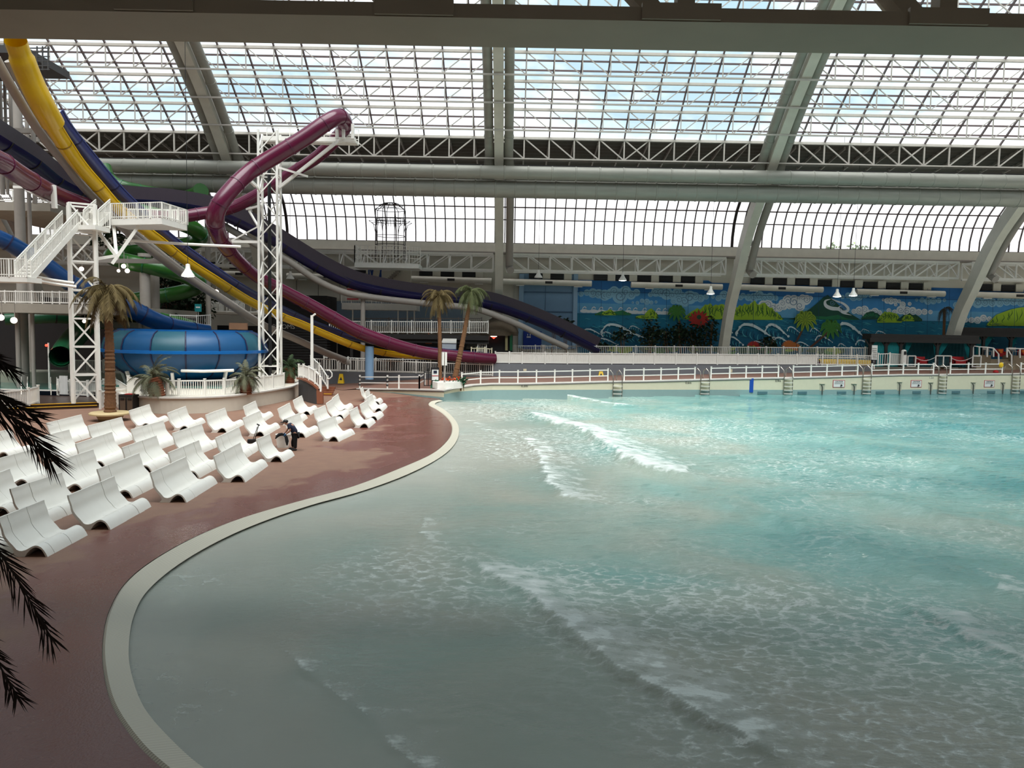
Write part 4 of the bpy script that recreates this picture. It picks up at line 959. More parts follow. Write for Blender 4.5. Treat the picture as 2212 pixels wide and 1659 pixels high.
# ============================================================ LOUNGERS
TOPP = [(-.235,.965),(-.228,.90),(-.205,.82),(-.175,.74),(-.155,.67),(-.145,.61),(-.12,.53),(-.075,.45),(-.01,.365),(.05,.30),(.10,.235),(.145,.18),(.20,.155),(.27,.15),(.35,.17),(.43,.215),(.51,.262),(.58,.285),(.65,.275),(.72,.235),(.78,.165),(.83,.08),(.865,.0)]
BOTP = [(.815,0),(.775,.09),(.73,.165),(.67,.215),(.60,.238),(.53,.225),(.46,.175),(.39,.10),(.33,.0),(.0,0),(.01,.02),(.07,.07),(.085,.11),(.06,.175),(.01,.245),(-.05,.31),(-.115,.395),(-.165,.48),(-.19,.56),(-.20,.64),(-.22,.72),(-.25,.81),(-.275,.90),(-.28,.965)]
PROF = TOPP+BOTP
seg_me = None
def seg_mesh():
    q = MB(); n = len(PROF); w = .5
    a = [V(x, -w+.006, z) for x, z in PROF]; b = [V(x, w-.006, z) for x, z in PROF]
    q.add(a+b, [(i, (i+1) % n, n+(i+1) % n, n+i) for i in range(n)])
    from mathutils.geometry import tessellate_polygon
    tri = tessellate_polygon([[V(x, z, 0) for x, z in PROF]])
    m0 = len(q.v); q.add(a, [tuple(reversed(t)) for t in tri]); q.add(b, [tuple(t) for t in tri])
    return q
proto_seg = seg_mesh().build('bench_segment', LOUNGE, smooth=True, raw=1); proto_seg.location = (0,0,0)
import bmesh
bm = bmesh.new(); bm.from_mesh(proto_seg.data); bmesh.ops.recalc_face_normals(bm, faces=bm.faces[:]); bm.to_mesh(proto_seg.data); bm.free()
SEGME = proto_seg.data; bpy.data.objects.remove(proto_seg)
LG = [ # TLx,TLy,TRx,TRy, label
 (-40,942,25,927.5,'white lounge bench behind the palm frond, upper left corner of the group'),
 (100,915,177,896,'rearmost white lounge bench left of the tall palm, facing the pool'),
 (189,921,263,902,'white lounge bench in the back, just right and in front of the tall palm base'),
 (72,948,149,929,'white lounge bench half hidden behind the drooping frond tips'),
 (163,960,242,934,'white lounge bench in the middle of the left block, third row from the back'),
 (-10,994,75,970,'white lounge bench at the left edge, fourth from the front in its column'),
 (104,1003,201,972,'long white lounge bench with a narrow seam near its right, middle of the left block'),
 (210,1015,301,980,'white lounge bench right behind the second one from the front in its column'),
 (263,968,338,942,'white lounge bench two places behind the big front bench by the deck edge'),
 (21.5,1058,134,1022,'long white lounge bench second from the front at the left'),
 (146,1072,247,1030,'big white lounge bench second from the near corner, close to the wet deck'),
 (-2,1121,95,1081.6,'nearest white lounge bench at the lower left corner'),
 (-70,1048,20,1014,'white lounge bench cut by the left edge, behind the second front one'),
 (-112,1128,-12,1088,'white lounge bench almost out of view at the lower left edge'),
 (279,888,338,869,'white lounge bench in the back row beside the trash bin'),
 (362,893,415,873,'white lounge bench in the back row below the left pineapple palm'),
 (444,897,491,880,'white lounge bench in the back row, third right of the trash bin'),
 (283,929,353,909,'white lounge bench in the second row, below the one beside the trash bin'),
 (372,937,436,916,'white lounge bench in the second row with two close seams'),
 (466,947,519,922,'white lounge bench left of the standing broom, second row'),
 (364,979,429,952,'white lounge bench with three seams, two behind the front deck edge bench'),
 (325,1023,402,988,'wide white front lounge bench at the deck edge, third from the near corner'),
 (462,987,519,957,'white front lounge bench two left of the cleaner'),
 (525.5,879,557,864,'small white lounge bench at the back touching the plinth wall'),
 (525,904,566,886,'white lounge bench directly behind the cleaner and the broom'),
 (600,884,629.5,869,'white lounge bench behind the cleaner, in the rear row below the stair wall'),
 (633,865.5,654,854,'small white lounge bench at the foot of the dark stair wing wall'),
 (614,906,647,893,'white lounge bench right beside the cleaner at his right'),
 (554,950,583,938,'white front lounge bench just below the cleaner'),
 (677,887,703,876,'white lounge bench in the right group, rear left one'),
 (685,913,724,899,'white lounge bench in the right group, nearest, with stepped seams'),
 (705,872,719,863,'white lounge bench in the right group, left half of the rear pair'),
 (718,861,733,849,'white lounge bench in the right group, highest of the rear pair'),
 (755,889,772,879,'white lounge bench in the right group closest to the wet deck'),
 (778,875,793,866,'white lounge bench in the right cluster, second from its front'),
 (791,860,804,851,'white lounge bench in the right cluster near its far end'),
 (789,847,797,841,'small white lounge bench second last in the far right cluster'),
 (779,841,784,836,'small white lounge bench at the very far end of the right cluster')]
rd = random.Random(3)
for (x0, y0, x1, y1, lab) in LG:
    a = G(x0, y0, 1.06); b = G(x1, y1, 1.06); d = b-a; w = d.length; 
    yw = math.atan2(d.y, d.x)-PI/2
    w = min(w, 3.6); ax = V(math.cos(yw), math.sin(yw), 0); d.normalize()
    o0 = a+ax*.25; o0.z = .12                       # rear foot line near end
    t = thing('lounge_bench', lab, 'lounger', tuple(o0+d*w/2), rz=yw, group='white moulded lounge benches on the beach deck')
    n = max(2, round(w/.62)); cuts = sorted(rd.uniform(.1,.9) for _ in range(n-1)); cuts = [0]+[max(.08, c) for c in cuts]+[1]
    cuts = [0]+[c for i, c in enumerate(cuts[1:-1]) if c-cuts[i] > .07]+[1]
    for c0, c1 in zip(cuts[:-1], cuts[1:]):
        s = bpy.data.objects.new('bench_segment', SEGME); COL.objects.link(s); s.parent = t
        s.location = (rd.uniform(-.012,.012), (c0+c1)/2*w-w/2, 0); s.scale = (1, (c1-c0)*w, 1)
# ============================================================ PALMS
def palm(name, label, base, top, r0, r1, nfr, L0, m, trunkm=TRUNK, droop=1.0, seed=1, width=.5, cat='palm tree', fan=False, nleaf=16, squash=1.0, leafm=None, upb=0.0, group=None):
    rd = random.Random(seed); base = V(*base); top = V(*top); t = thing(name, label, cat, tuple(base), group=group)
    H = (top-base).length; n = max(8, int(H/.22)); q = MB(); pts = []; rs = []
    for i in range(n*2+1):
        f = i/(2*n); p = base.lerp(top, f)+V(math.sin(f*PI)*.04*H*.2, 0, 0); r = r0+(r1-r0)*f
        pts.append(p); rs.append(r*((1.08 if i % 2 else .94)+rd.uniform(-.05,.05)))
    q.tube(pts, rs, 12); q.build('trunk', trunkm, t, smooth=True)
    for k in range(nfr):
        az = 2*PI*k/nfr*2.4+rd.uniform(-.3,.3); el = rd.uniform(-.55,1.35)-.2*droop+upb; ln = L0*rd.uniform(.75,1.1); q = MB()
        d = V(math.cos(az)*math.cos(el), math.sin(az)*math.cos(el), math.sin(el)); p = V(*top)+V(0,0,.05); ns = 9; rach = [p.copy()]
        for s_ in range(ns):
            p = p+d*(ln/ns); d = (d+V(0,0,-.26*droop)).normalized(); rach.append(p.copy())
        q.tube(rach, [.035*(1-.8*i/ns)*max(.6, L0/2) for i in range(ns+1)], 4, False)
        side = V(-math.sin(az), math.cos(az), 0)
        for i in range(nleaf*2):
            f = .12+.88*i/(nleaf*2-1); ii = min(ns-1, int(f*ns)); pp = rach[ii].lerp(rach[ii+1], f*ns-ii); fw = (rach[ii+1]-rach[ii]).normalized()
            lw = width*(1-.65*f*f)*rd.uniform(.75,1.15)*L0/2.2
            for sg in (-1, 1):
                e = pp+fw*lw*.62+side*sg*lw*.62+V(0,0,-lw*.55*droop*rd.uniform(.5,1.2)); mid = pp.lerp(e, .5)+V(0,0,.03); bw = fw*(.022*L0/2)
                q.add([pp-bw*.5, pp+bw*.5, mid+bw*.7, e, mid-bw*.5], [(0,1,2,3,4)])
        q.build('frond', leafm or m, t)
    return t
b0 = G(238,908,.12); tp = P(232,632,b0.y)
palm('palm_tree', 'tall dried-out palm at the left, its trunk rising from the round bench', (b0.x,b0.y,.12), (tp.x,tp.y,tp.z), .33, .18, 44, 2.35, FROND, droop=1.15, seed=5, nleaf=26, width=.62, group='tall palms')
q = MB(); q.lathe([(.01,.5),(1.05,.5),(1.12,.44),(1.12,.36),(.75,.32),(.6,0)], (b0.x,b0.y,.12), 28); o = q.build('round_bench', mat('sand_bench', (190,168,124), .6), smooth=True, raw=1); o['label'] = 'round sand-coloured bench ring around the tall palm trunk'; o['category'] = 'bench'
for px, pb, tx, ty, sd, lab in ((950,818,947,641,11,'left of the two tall palms in the orange flower planter'),(983,815,1018,632,12,'right leaning palm of the two in the flower planter')):
    b_ = P(px, pb, 65.5); t_ = P(tx, ty, 66); palm('palm_tree', lab, tuple(b_), tuple(t_), (.26 if sd == 12 else .2), .14, 40, 2.1, FRONDG if sd == 12 else FROND, droop=1.15, seed=sd, nleaf=18, width=.6, group='tall palms')
for px, pb, pt, Y, r, L0, sd, m, lab in ((329,864,822,None,.58,1.75,21,FRONDD,'short pineapple palm at the left in front of the blue bowl'),(530,858,820,None,.50,1.5,22,FRONDD,'short pineapple palm in the middle at the right side of the bowl'),(625,836,797,62.5,.52,1.6,23,FRONDD,'short pineapple palm with green fronds beside the wing wall')):
    if Y is None: p = onplinth(px); b_ = V(p.x, p.y-.45, PZ)
    else: b_ = P(px, pb, Y)
    t_ = P(px, pt, b_.y); t = palm('pineapple_palm', lab, tuple(b_), (t_.x, t_.y, t_.z+.12), r*.78, r*.95, 34, L0, m, trunkm=PINE, droop=.85, upb=.25, seed=sd, nleaf=20, width=.7, leafm=(mat('green_frond', (62,82,50), .8, var=.4) if sd == 23 else None), group='short pineapple palms')
p = P(2040,712,90); palm('palm_tree', 'small drooping palm in front of the far right arch foot', (p.x,90,2.2), tuple(P(2040,668,90)), .2, .13, 18, 1.9, mat('dark_frond', (58,50,34), .8), droop=1.6, seed=31, nleaf=8, width=.6)
# near palms at the left edge, mostly out of view
def frond(parent, rach_px, Y, m, lw, seed, nleaf=26):
    rd = random.Random(seed); c = [V(*p) for p in cr([tuple(P(x, y, Y+dy)) for x, y, dy in rach_px], 8)]; q = MB(); n = len(c)
    q.tube(c, [.016*(1-.8*i/n)+.003 for i in range(n)], 5, False)
    for i in range(nleaf*2):
        f = .02+.97*i/(nleaf*2-1); ii = min(n-2, int(f*(n-1))); pp = c[ii].lerp(c[ii+1], f*(n-1)-ii); fw = (c[ii+1]-c[ii]).normalized(); sd = fw.cross(V(0,1,.2)).normalized()
        for sg in (-1, 1):
            l = lw*(1-.45*f)*rd.uniform(.7,1.2); e = pp+fw*l*.85+sd*sg*l*rd.uniform(.25,.5)+V(0,rd.uniform(-.1,.1),-l*.12); bw = sd*.010
            q.add([pp-bw*.6, pp+bw*.6, pp.lerp(e,.5)+bw, e, pp.lerp(e,.5)-bw], [(0,1,2,3,4)])
    q.build('frond', m, parent)
nb = P(-330, 900, 8.0)
t = thing('palm_tree', 'dark near palm whose frond tips hang in from the left edge', 'palm tree', (nb.x, 8.0, .12), group='near palm at the left edge')
q = MB(); q.tube([V(nb.x,8,.12), V(nb.x+.1,8,2), V(nb.x+.2,8,P(0,900,8).z+.4)], [.22,.2,.16], 10); q.build('trunk', TRUNK, t)
frond(t, [(-330,850,0),(-180,800,-.2),(-60,850,-.3),(40,915,-.3),(105,985,-.2)], 8, FRONDB, .62, 1, 44)
frond(t, [(-330,850,.2),(-200,810,.2),(-90,820,.3),(0,860,.4),(80,900,.4)], 8, FRONDB, .5, 2, 40)
frond(t, [(-330,850,0),(-200,960,-.6),(-90,1100,-1),(10,1210,-1.2),(112,1380,-1.2)], 8, FRONDB, .5, 3, 44)
frond(t, [(-330,850,0),(-230,1050,-.8),(-120,1250,-1.2),(-30,1390,-1.4),(38,1505,-1.4)], 8, FRONDB, .4, 4, 44)
frond(t, [(-330,850,0),(-220,780,.2),(-120,740,.3),(-40,760,.4),(25,800,.4)], 8, FRONDB, .45, 5, 36)
# ============================================================ POOLSIDE RAILINGS
def rail2(label, pxs, pos, h=1.08, ends=True):
    t = fence(label, [pos(x) for x in pxs], h, name='pool_railing', cat='railing', rails=(.95,.45), group='two-rail white railings along the pool')
    return t
co = lambda x: coping(x, .45)+V(0,0,.03)
rail2('long two-rail white railing from the flower planter to the first ladder', [997,1037.5,1078,1118,1157.7,1197,1235.4,1273,1312], co)
rail2('two-rail white railing between first and second ladder', [1347,1389,1426,1463,1499], co)
rail2('two-rail white railing between second and third ladder, above the blue stripe', [1534,1574,1609.6,1644,1679], co)
rail2('two-rail white railing between third and fourth ladder', [1711,1749,1783.5,1816,1849.6], co)
rail2('two-rail white railing between fourth and fifth ladder, by the white sign', [1880,1916,1948,1980,2013], co)
rail2('two-rail white railing between fifth and sixth ladder, red ball behind', [2049.5,2088,2125,2161], co)
rail2('two-rail white railing at the right edge past the sixth ladder', [2201,2240,2280], co)
def rampos(px):
    for (x0, _, a), (x1, _, b) in zip(rw[:-1], rw[1:]):
        if x1 <= px <= x0: return a.lerp(b, (x0-px)/(x0-x1))+V(0,.3,.05)
    return rw[-1][2]+V(0,.3,.05)
rail2('two-rail white railing with black latches on the ramp left of the corner', [776,836,861,905], rampos)
rail2('short two-rail white railing from the ramp corner back to the poster stand', [905.5], rampos) if 0 else None
q = rampos(905); fence('short slanted two-rail railing between ramp and poster rack', [q, P(918,832,67.5)], 1.05, name='pool_railing', cat='railing', rails=(.95,.45), group='two-rail white railings along the pool')
for px in (776,836):
    p = rampos(px); b = MB(); b.box((p.x,p.y-.12,p.z+.95),(.2,.08,.12)); b.box((p.x,p.y-.12,p.z+.3),(.2,.08,.12)); b.box((p.x,p.y-.10,p.z+.62),(.2,.06,.14)); o = b.build('gate_latch', BLACK); o['label'] = 'black gate latch set on the %s ramp railing post' % ('left' if px == 776 else 'middle'); o['category'] = 'latch'
# picket fences on the grey wall and behind it
xs = [1069.6,1100,1127.8,1177.5,1226,1274,1321.8,1368.4,1414.5,1460.7,1506,1550.6,1594.4,1638,1681,1722.8,1764.6]
def gwt(px, dz=0):
    for a, b in zip(GW[:-1], GW[1:]):
        if a[0] <= px <= b[0] or b is GW[-1]:
            f = (px-a[0])/(b[0]-a[0]); Y = a[3]+(b[3]-a[3])*f; return P(px, a[2]+(b[2]-a[2])*f, Y)+V(0,.2,dz)
fence('long white solid-backed picket fence standing on the grey wall', [gwt(x) for x in xs], 1.18, solid=True, pick=.16)
fence('white picket fence in front of the yellow slide end, right of the solid one', [gwt(x) for x in (1765.5,1777,1810,1852.6,1884)], 1.18, pick=.2)
x2 = [1056.5,1084,1112,1156,1201,1244.6,1288,1330.6,1373,1414.6,1455.7,1496,1536.5,1576,1615,1654,1691.5,1727,1764,1801,1838,1868,1885]
fence('second long white picket fence further back below the mural', [P(x, 770+.006*(x-1056), 87) for x in x2], 1.3, pick=.2)
fence('white picket fence left of the grey wall above the ramp', [P(x, yb-1, Y) for x, yb, Y in ((672,801,74.4),(732,802.5,75),(771.7,803.5,75.3),(808,804.5,75.6),(844,805.5,75.9),(899,807.5,76.2),(950,809,76.5),(1005.7,811.5,76.7),(1036,812.5,76.9),(1064,813.5,77))], 1.2, pick=.2)
fence('white picket fence crossing behind the grey pipes, left of the blue column', FPx([(700,802,77),(752,803,78),(812,805,79),(870,806,79),(930,806,79.5)]), 1.5, pick=.25)
fence('cream picket gate by the end of the plum tube', FPx([(1018,772,79),(1030,772,79),(1047,772,79),(1062,774,79)]), 1.0, m=CREAM, pick=.2)
fence('small white picket piece above the cream gate', FPx([(1032,766,82),(1050,766,82)]), 1.2, pick=.2)
YT = MB(); YT.sweep([P(1766,789,85.2), P(1830,790,85.6), P(1880,792,86.0)], arc(.75,10,170,10,.06)); o = YT.build('slide_trough', YEL, smooth=True); o['label'] = 'yellow slide end showing behind the white pickets'; o['category'] = 'slide'
# ladders
for px, lab in ((1333,'first pool ladder from the left, the shortest'),(1521,'second pool ladder from the left'),(1700,'third pool ladder, right of the blue stripe'),(1869,'fourth pool ladder, below the white sign'),(2032,'fifth pool ladder, between two caution signs'),(2190,'sixth pool ladder at the right edge')):
    c = coping(px); t = thing('pool_ladder', lab, 'ladder', (c.x, c.y, 0), group='steel ladders on the pool wall')
    for sg in (-1, 1):
        x = c.x+sg*.42; q = MB(); q.tube([(x,c.y-.22,-.6),(x,c.y-.22,c.z+.05),(x-.05,c.y-.12,c.z+.75),(x-.25,c.y+.15,c.z+1.05),(x-.4,c.y+.5,c.z+.85),(x-.42,c.y+.7,c.z+.02)], .045, 8); q.build('side_rail', STEEL, t, smooth=True)
    z = .12
    while z < c.z-.1:
        q = MB(); q.box((c.x,c.y-.22,z),(.84,.2,.06)); q.build('rung', mat('white_rung',(214,210,200),.5), t); z += .37
# caution signs, recesses, drains, stripe and depth marks
INK = mat('black_ink', (30,30,34), .7); SGW = mat('sign_white', (214,214,210), .6); SGR = mat('sign_red', (170,44,54), .6)
def onwall(px, py, out=.04):
    c = coping(px); c2 = coping(px+6); p = P(px, py, c.y-out); yaw = math.atan2(c2.y-c.y, c2.x-c.x); return p, yaw
for px, py, lab in ((1812,829,'left caution sign on the pool wall'),(1979,829,'middle caution sign on the pool wall, left of the fifth ladder'),(2137,829,'right caution sign on the pool wall')):
    p, yw = onwall(px, py); w = 1.38; h = .76; t = thing('caution_sign', lab, 'sign', tuple(p), group='caution signs on the pool wall')
    q = MB(); q.box(p, (w,.03,h), yw); q.build('red_frame', SGR, t)
    q = MB(); q.box(p-V(0,.02,0), (w*.92,.02,h*.88), yw); q.build('white_plate', SGW, t)
    text('CAUTION', .2, p+V(0,-.045,.22), INK, t, rot=(PI/2,0,yw))
    for i in range(2):
        q = MB(); q.box(p+V(0,-.035,.07-.07*i), (w*.75,.01,.025), yw); q.build('small_print', GREYW, t)
    q = MB(); q.ell(p+V(-.25,-.035,-.17), (.10,.012,.09)); q.bar(p+V(-.17,-.035,-.2), p+V(-.36,-.035,-.24), .05); q.ell(p+V(.25,-.035,-.14), (.08,.012,.08)); q.bar(p+V(.17,-.035,-.25), p+V(.35,-.035,-.18), .06); q.build('pictogram', INK, t)
REC = mat('wall_recess', (178,176,156), .7); PIPE = mat('dark_pipe', (70,72,66), .5)
for i, (px, y0) in enumerate(((1776,829),(1845,829),(1943,825),(2010,826),(2102,826),(2166,826),(1560,99))):
    if px == 1560: continue
    c = coping(px); p, yw = onwall(px, 840, .05); zt_ = P(px, y0, c.y).z
    t = thing('wall_jet', 'recessed steel water pipe number on the pool wall', 'pipe', (p.x, p.y, -.2), group='recessed pipes on the pool wall')
    t['label'] = ['recessed pipe left of the left caution sign','recessed pipe right of the left caution sign','recessed pipe left of the middle caution sign','recessed pipe right of the middle caution sign','recessed pipe left of the right caution sign','recessed pipe right of the right caution sign'][i]
    q = MB(); q.box((p.x, c.y-.02, (zt_+.4)/2), (.55,.04,zt_-.4), yw); q.box((p.x,c.y-.08,zt_),(.62,.12,.05),yw); q.build('recess', REC, t)
    q = MB(); q.tube([(p.x-.1,c.y-.06,zt_-.12),(p.x,c.y-.12,zt_-.3),(p.x,c.y-.12,-.2)], .045, 6); q.build('pipe', PIPE, t)
GRT = mat('teal_grate', (74,110,116), .6)
for i, px in enumerate((1647,1733,1818,1901,1980,2065,2141,2210)):
    p, yw = onwall(px, 849, .03); q = MB(); q.box((p.x,p.y,.20),(1.05,.05,.26),yw); o = q.build('drain_grate', GRT); o['label'] = 'teal drain grate at the waterline, '+['right of the blue stripe','right of the third ladder','below the left caution sign','right of the fourth ladder','below the middle caution sign','right of the fifth ladder','below the right caution sign','at the right picture edge'][i]; o['category'] = 'grate'; o['group'] = 'drain grates at the waterline'
c = coping(1622); q = MB(); q.box((c.x,c.y-.03,(c.z+.25)/2),(.38,.06,c.z-.25)); o = q.build('blue_marker_strip', mat('blue_strip',(10,70,160),.5)); o['label'] = 'vertical blue marker strip on the pool wall between second and third ladder'; o['category'] = 'marker'
for px, py, s in ((1133,834,'0.3m'),(1487,827,'0.6m'),(1681,823,'0.9m'),(2012,816,'1.2m')):
    p, yw = onwall(px, py, .04); o = text(s, .32, p, INK if px < 2000 else GREYW, None, rot=(PI/2,0,yw), name='depth_marking'); o['label'] = 'painted depth marking %s on the pool wall' % s; o['category'] = 'marking'; o['group'] = 'depth markings'
# wet floor signs
YS = mat('wet_floor_yellow', (228,186,20), .4)
for p, lab, h in ((P(737,828,74), 'yellow wet floor sign by the stair handrail loop', .95), (P(1298,815,77.5), 'yellow wet floor sign in front of the grey wall', .62)):
    t = thing('wet_floor_sign', lab, 'sign', tuple(p)); w = .3
    for sg in (-1, 1):
        q = MB(); y0 = p.y+sg*.22; q.hexa([V(p.x-w,y0-.015,p.z),V(p.x+w,y0-.015,p.z),V(p.x+w,y0+.015,p.z),V(p.x-w,y0+.015,p.z)],[V(p.x-w*.6,p.y-.015+sg*.02,p.z+h),V(p.x+w*.6,p.y-.015+sg*.02,p.z+h),V(p.x+w*.6,p.y+.015+sg*.02,p.z+h),V(p.x-w*.6,p.y+.015+sg*.02,p.z+h)]); q.build('panel', YS, t)
    q = MB(); q.add([V(p.x-.14,p.y-.17,p.z+h*.35),V(p.x+.14,p.y-.17,p.z+h*.35),V(p.x,p.y-.10,p.z+h*.7)], [(0,1,2)]); q.build('warning_symbol', INK, t)
# planter, flowers, sign post, poster
pl = [(934,833),(945,838),(960,838.5),(980,836),(1000,832),(1001,826),(985,822),(945,824)]
q = MB(); pb = [P(x, y, 66.4-(y-822)*.28) for x, y in pl]; zz0 = min(p.z for p in pb); q.prism([V(p.x,p.y,zz0-.1) for p in pb], (0,0,.55)); o = q.build('flower_planter', WHITE); o['label'] = 'low white planter at the corner holding both tall palms'; o['category'] = 'planter'
for i, (px, py) in enumerate(((943,820),(953,822),(966,819),(978,821),(988,818),(995,822),(940,826))):
    p = P(px, py, 64.6+i*.1); foliage(['orange flower clump at the left end of the planter','orange flowers beside the left palm trunk','orange flowers between the palms, behind','orange flowers between the palms, in front','orange flowers behind the leaning palm trunk','orange flower clump at the right end of the planter','small orange flower clump low at the left'][i], tuple(p), (.34,.25,.22), 60, m=ORANGE, s=.22, name='flower_clump', cat='flowers', seed=50+i, group='orange flower clumps in the planter')
for i, (px, py) in enumerate(((939,829),(972,829),(998,823))):
    foliage(['green leaf tuft left in the planter','green leaf tuft hanging over the planter front','green leaf tuft at the right end of the planter'][i], tuple(P(px,py,63.6)), (.35,.2,.25), 50, m=mat('agave_green',(40,92,64),.7), s=.4, name='leaf_tuft', cat='plant', seed=70+i, group='green tufts in the planter')
a = P(960,838,62.3); t = thing('sign_post', 'grey post with white double-sided sign at the pool corner', 'sign', tuple(a))
q = MB(); q.cyl(a, (a.x,a.y,P(960,762,62.3).z), .075, 12); q.build('post', GREYC, t); q = MB(); q.box((a.x,a.y,a.z+.04),(.45,.45,.08)); q.build('base', GREYC, t)
for sg in (-1, 1):
    q = MB(); z0, z1 = P(960,789,62.3).z, P(960,761,62.3).z; q.box((a.x+sg*.12-.05, a.y, (z0+z1)/2), (.16,.5,z1-z0), .25); q.build('sign_face', WHITE, t)
b = P(940,836,64); t = thing('poster_stand', 'black framed poster stand beside the planter', 'poster stand', tuple(b))
q = MB(); q.box((b.x,64,b.z+.85),(.66,.08,1.7)); q.build('frame', BLACK, t); q = MB(); q.box((b.x,63.94,b.z+1.05),(.56,.03,.9)); q.build('poster', SGW, t); q = MB(); q.box((b.x,63.91,b.z+.98),(.56,.02,.06)); q.build('red_stripe', SGR, t); q = MB(); q.box((b.x,63.91,b.z+1.3),(.3,.02,.25)); q.build('picture', NAVY, t)
b = P(925,834,64.6); q = MB()
for dx in (-.35,0,.35): q.bar((b.x+dx,64.6,b.z),(b.x+dx,64.6,b.z+1.3+(0.25 if dx == 0 else 0)),.07)
for z in (.05,.6,1.2): q.bar((b.x-.38,64.6,b.z+z),(b.x+.38,64.6,b.z+z),.06)
o = q.build('wire_rack', BLACK); o['label'] = 'black wire rack left of the poster stand'; o['category'] = 'rack'
# trash bin
b = G(273,893,.12); t = thing('trash_bin', 'brown panelled trash bin with dark frame beside the tall palm', 'trash bin', tuple(b))
H = P(273,853,b.y).z-.12
q = MB(); q.box((b.x,b.y+.35,.12+H/2),(.98,.66,H),-.1); q.build('frame', DARK, t)
for dx in (-.22,.24):
    q = MB(); q.box((b.x+dx,b.y-.0,.12+H*.45),(.36,.06,H*.8),-.1); q.build('door', BROWNBIN, t); q = MB(); q.box((b.x+dx,b.y-.04,.12+H*.78),(.26,.04,.13),-.1); q.build('slot', BLACK, t)
q = MB(); q.box((b.x+.1,b.y+.3,.12+H+.03),(.5,.4,.05)); q.build('red_lid', RED, t)
q = MB(); a = G(249,893,.12); q.cyl(a,(a.x,a.y,1.9),.05,8); o = q.build('stand_pipe', WHITE); o['label'] = 'thin white stand pipe between tall palm and trash bin'; o['category'] = 'pipe'
# towel
tw = G(136,836,.46); p = P(137,825,54.2); q = MB(); q.sweep([V(p.x-.3+.1*i, 54.2+.04*math.sin(i*2.2), p.z) for i in range(7)], [(-.02,-.9),(.02,-.9),(.02,.45),(-.02,.45)]); o = q.build('towel', mat('white_towel',(214,212,208),.9)); o['label'] = 'white towel hung over the enclosure fence by the short tower'; o['category'] = 'towel'
# broom with dustpan, bin with bag
b = G(549,957,.12); t = thing('broom_and_dustpan', 'long-handled black dustpan and broom standing among the benches', 'broom', tuple(b))
q = MB(); q.bar(b+V(0,0,.02), P(559,917,b.y), .03); q.bar(b+V(-.1,0,.02), P(556,922,b.y), .025); q.bar(P(555,916,b.y), P(561,919,b.y), .05); q.build('handles', BLACK, t); q = MB(); q.box(b+V(-.05,0,.1),(.5,.3,.16),.2); q.build('dustpan', BLACK, t)
b = G(607,968,.12); b = b+V(0,.3,0); t = thing('waste_barrel', 'white waste barrel with a black bag spilling over its rim', 'barrel', tuple(b)); h = P(607,939,b.y).z-.12
q = MB(); q.lathe([(.26,0),(.30,h*.5),(.33,h),(.35,h+.03),(.31,h+.03),(.29,h*.9)], (b.x,b.y,.12), 24); q.build('barrel', WHITE, t, smooth=True)
# person
fx = G(638,973,.12); Y = fx.y; S = Y/FPX
def pp(px, py, dy=0): return P(px, py, Y+dy)
t = thing('person', 'person in dark clothes and black cap bending over the white waste barrel', 'person', (fx.x, Y, .12))
def skin(name, m, verts, edges, par, lv=2):
    me = bpy.data.meshes.new(name); off = par.location
    me.from_pydata([tuple(Vector(v[0])-off) for v in verts], edges, []); me.materials.append(m)
    o = bpy.data.objects.new(name, me); COL.objects.link(o); o.parent = par
    mod = o.modifiers.new('skin', 'SKIN'); mod.use_smooth_shade = True
    for i, v in enumerate(verts):
        r = v[1]; me.skin_vertices[0].data[i].radius = (r, r) if not isinstance(r, tuple) else r; me.skin_vertices[0].data[i].use_root = (i == 0)
    sb_ = o.modifiers.new('sub', 'SUBSURF'); sb_.levels = lv; sb_.render_levels = lv
    return o
hip = pp(639,936); ch = pp(629,921); nk = pp(622,916); hd = pp(616.5,912.5)
def off(v, a=0, b=0, c=0): return V(v.x+a, v.y+b, v.z+c)
k1, an1 = pp(638,954,-.1), pp(638,970,-.08); k2, an2 = pp(632,954,.16), pp(633,967,.2)
sh1, sh2 = off(nk,.08,-.18,-.05), off(nk,.08,.2,-.03); el1, el2 = pp(627,930,-.22), pp(621,928,.24); wr1, wr2 = pp(619,937,-.15), pp(616,935,.14)
body = [(hip,.13),(off(hip.lerp(ch,.5)),.125),(ch,.14),(nk,.065),(off(hd,.01,0,-.06),.06),(hd,.095),(off(hd,-.01,0,.05),.085),
 (off(hip,0,-.09,-.06),.09),(k1,.06),(an1,.042),(off(an1,-.14,0,-.05),.035),
 (off(hip,-.02,.09,-.06),.09),(k2,.06),(an2,.042),(off(an2,-.14,0,-.05),.035),
 (sh1,.06),(el1,.045),(wr1,.03),(off(wr1,-.05,0,-.04),.035),(sh2,.06),(el2,.045),(wr2,.03),(off(wr2,-.05,0,-.04),.035)]
be = [(0,1),(1,2),(2,3),(3,4),(4,5),(5,6),(0,7),(7,8),(8,9),(9,10),(0,11),(11,12),(12,13),(13,14),(2,15),(15,16),(16,17),(17,18),(2,19),(19,20),(20,21),(21,22)]
skin('body', SKIN, body, be, t)
skin('shirt', NAVY, [(off(hip,0,0,-.04),.17),(hip.lerp(ch,.5),.165),(ch,.175),(off(nk.lerp(ch,.35)),.09),(sh1,.085),(sh1.lerp(el1,.75),.07),(sh2,.085),(sh2.lerp(el2,.75),.07)], [(0,1),(1,2),(2,3),(2,4),(4,5),(2,6),(6,7)], t)
skin('trousers', BLKC, [(hip,.165),(off(hip,0,-.09,-.07),.125),(k1,.088),(off(an1,0,0,.02),.075),(off(hip,-.02,.09,-.07),.125),(k2,.088),(off(an2,0,0,.02),.075)], [(0,1),(1,2),(2,3),(0,4),(4,5),(5,6)], t)
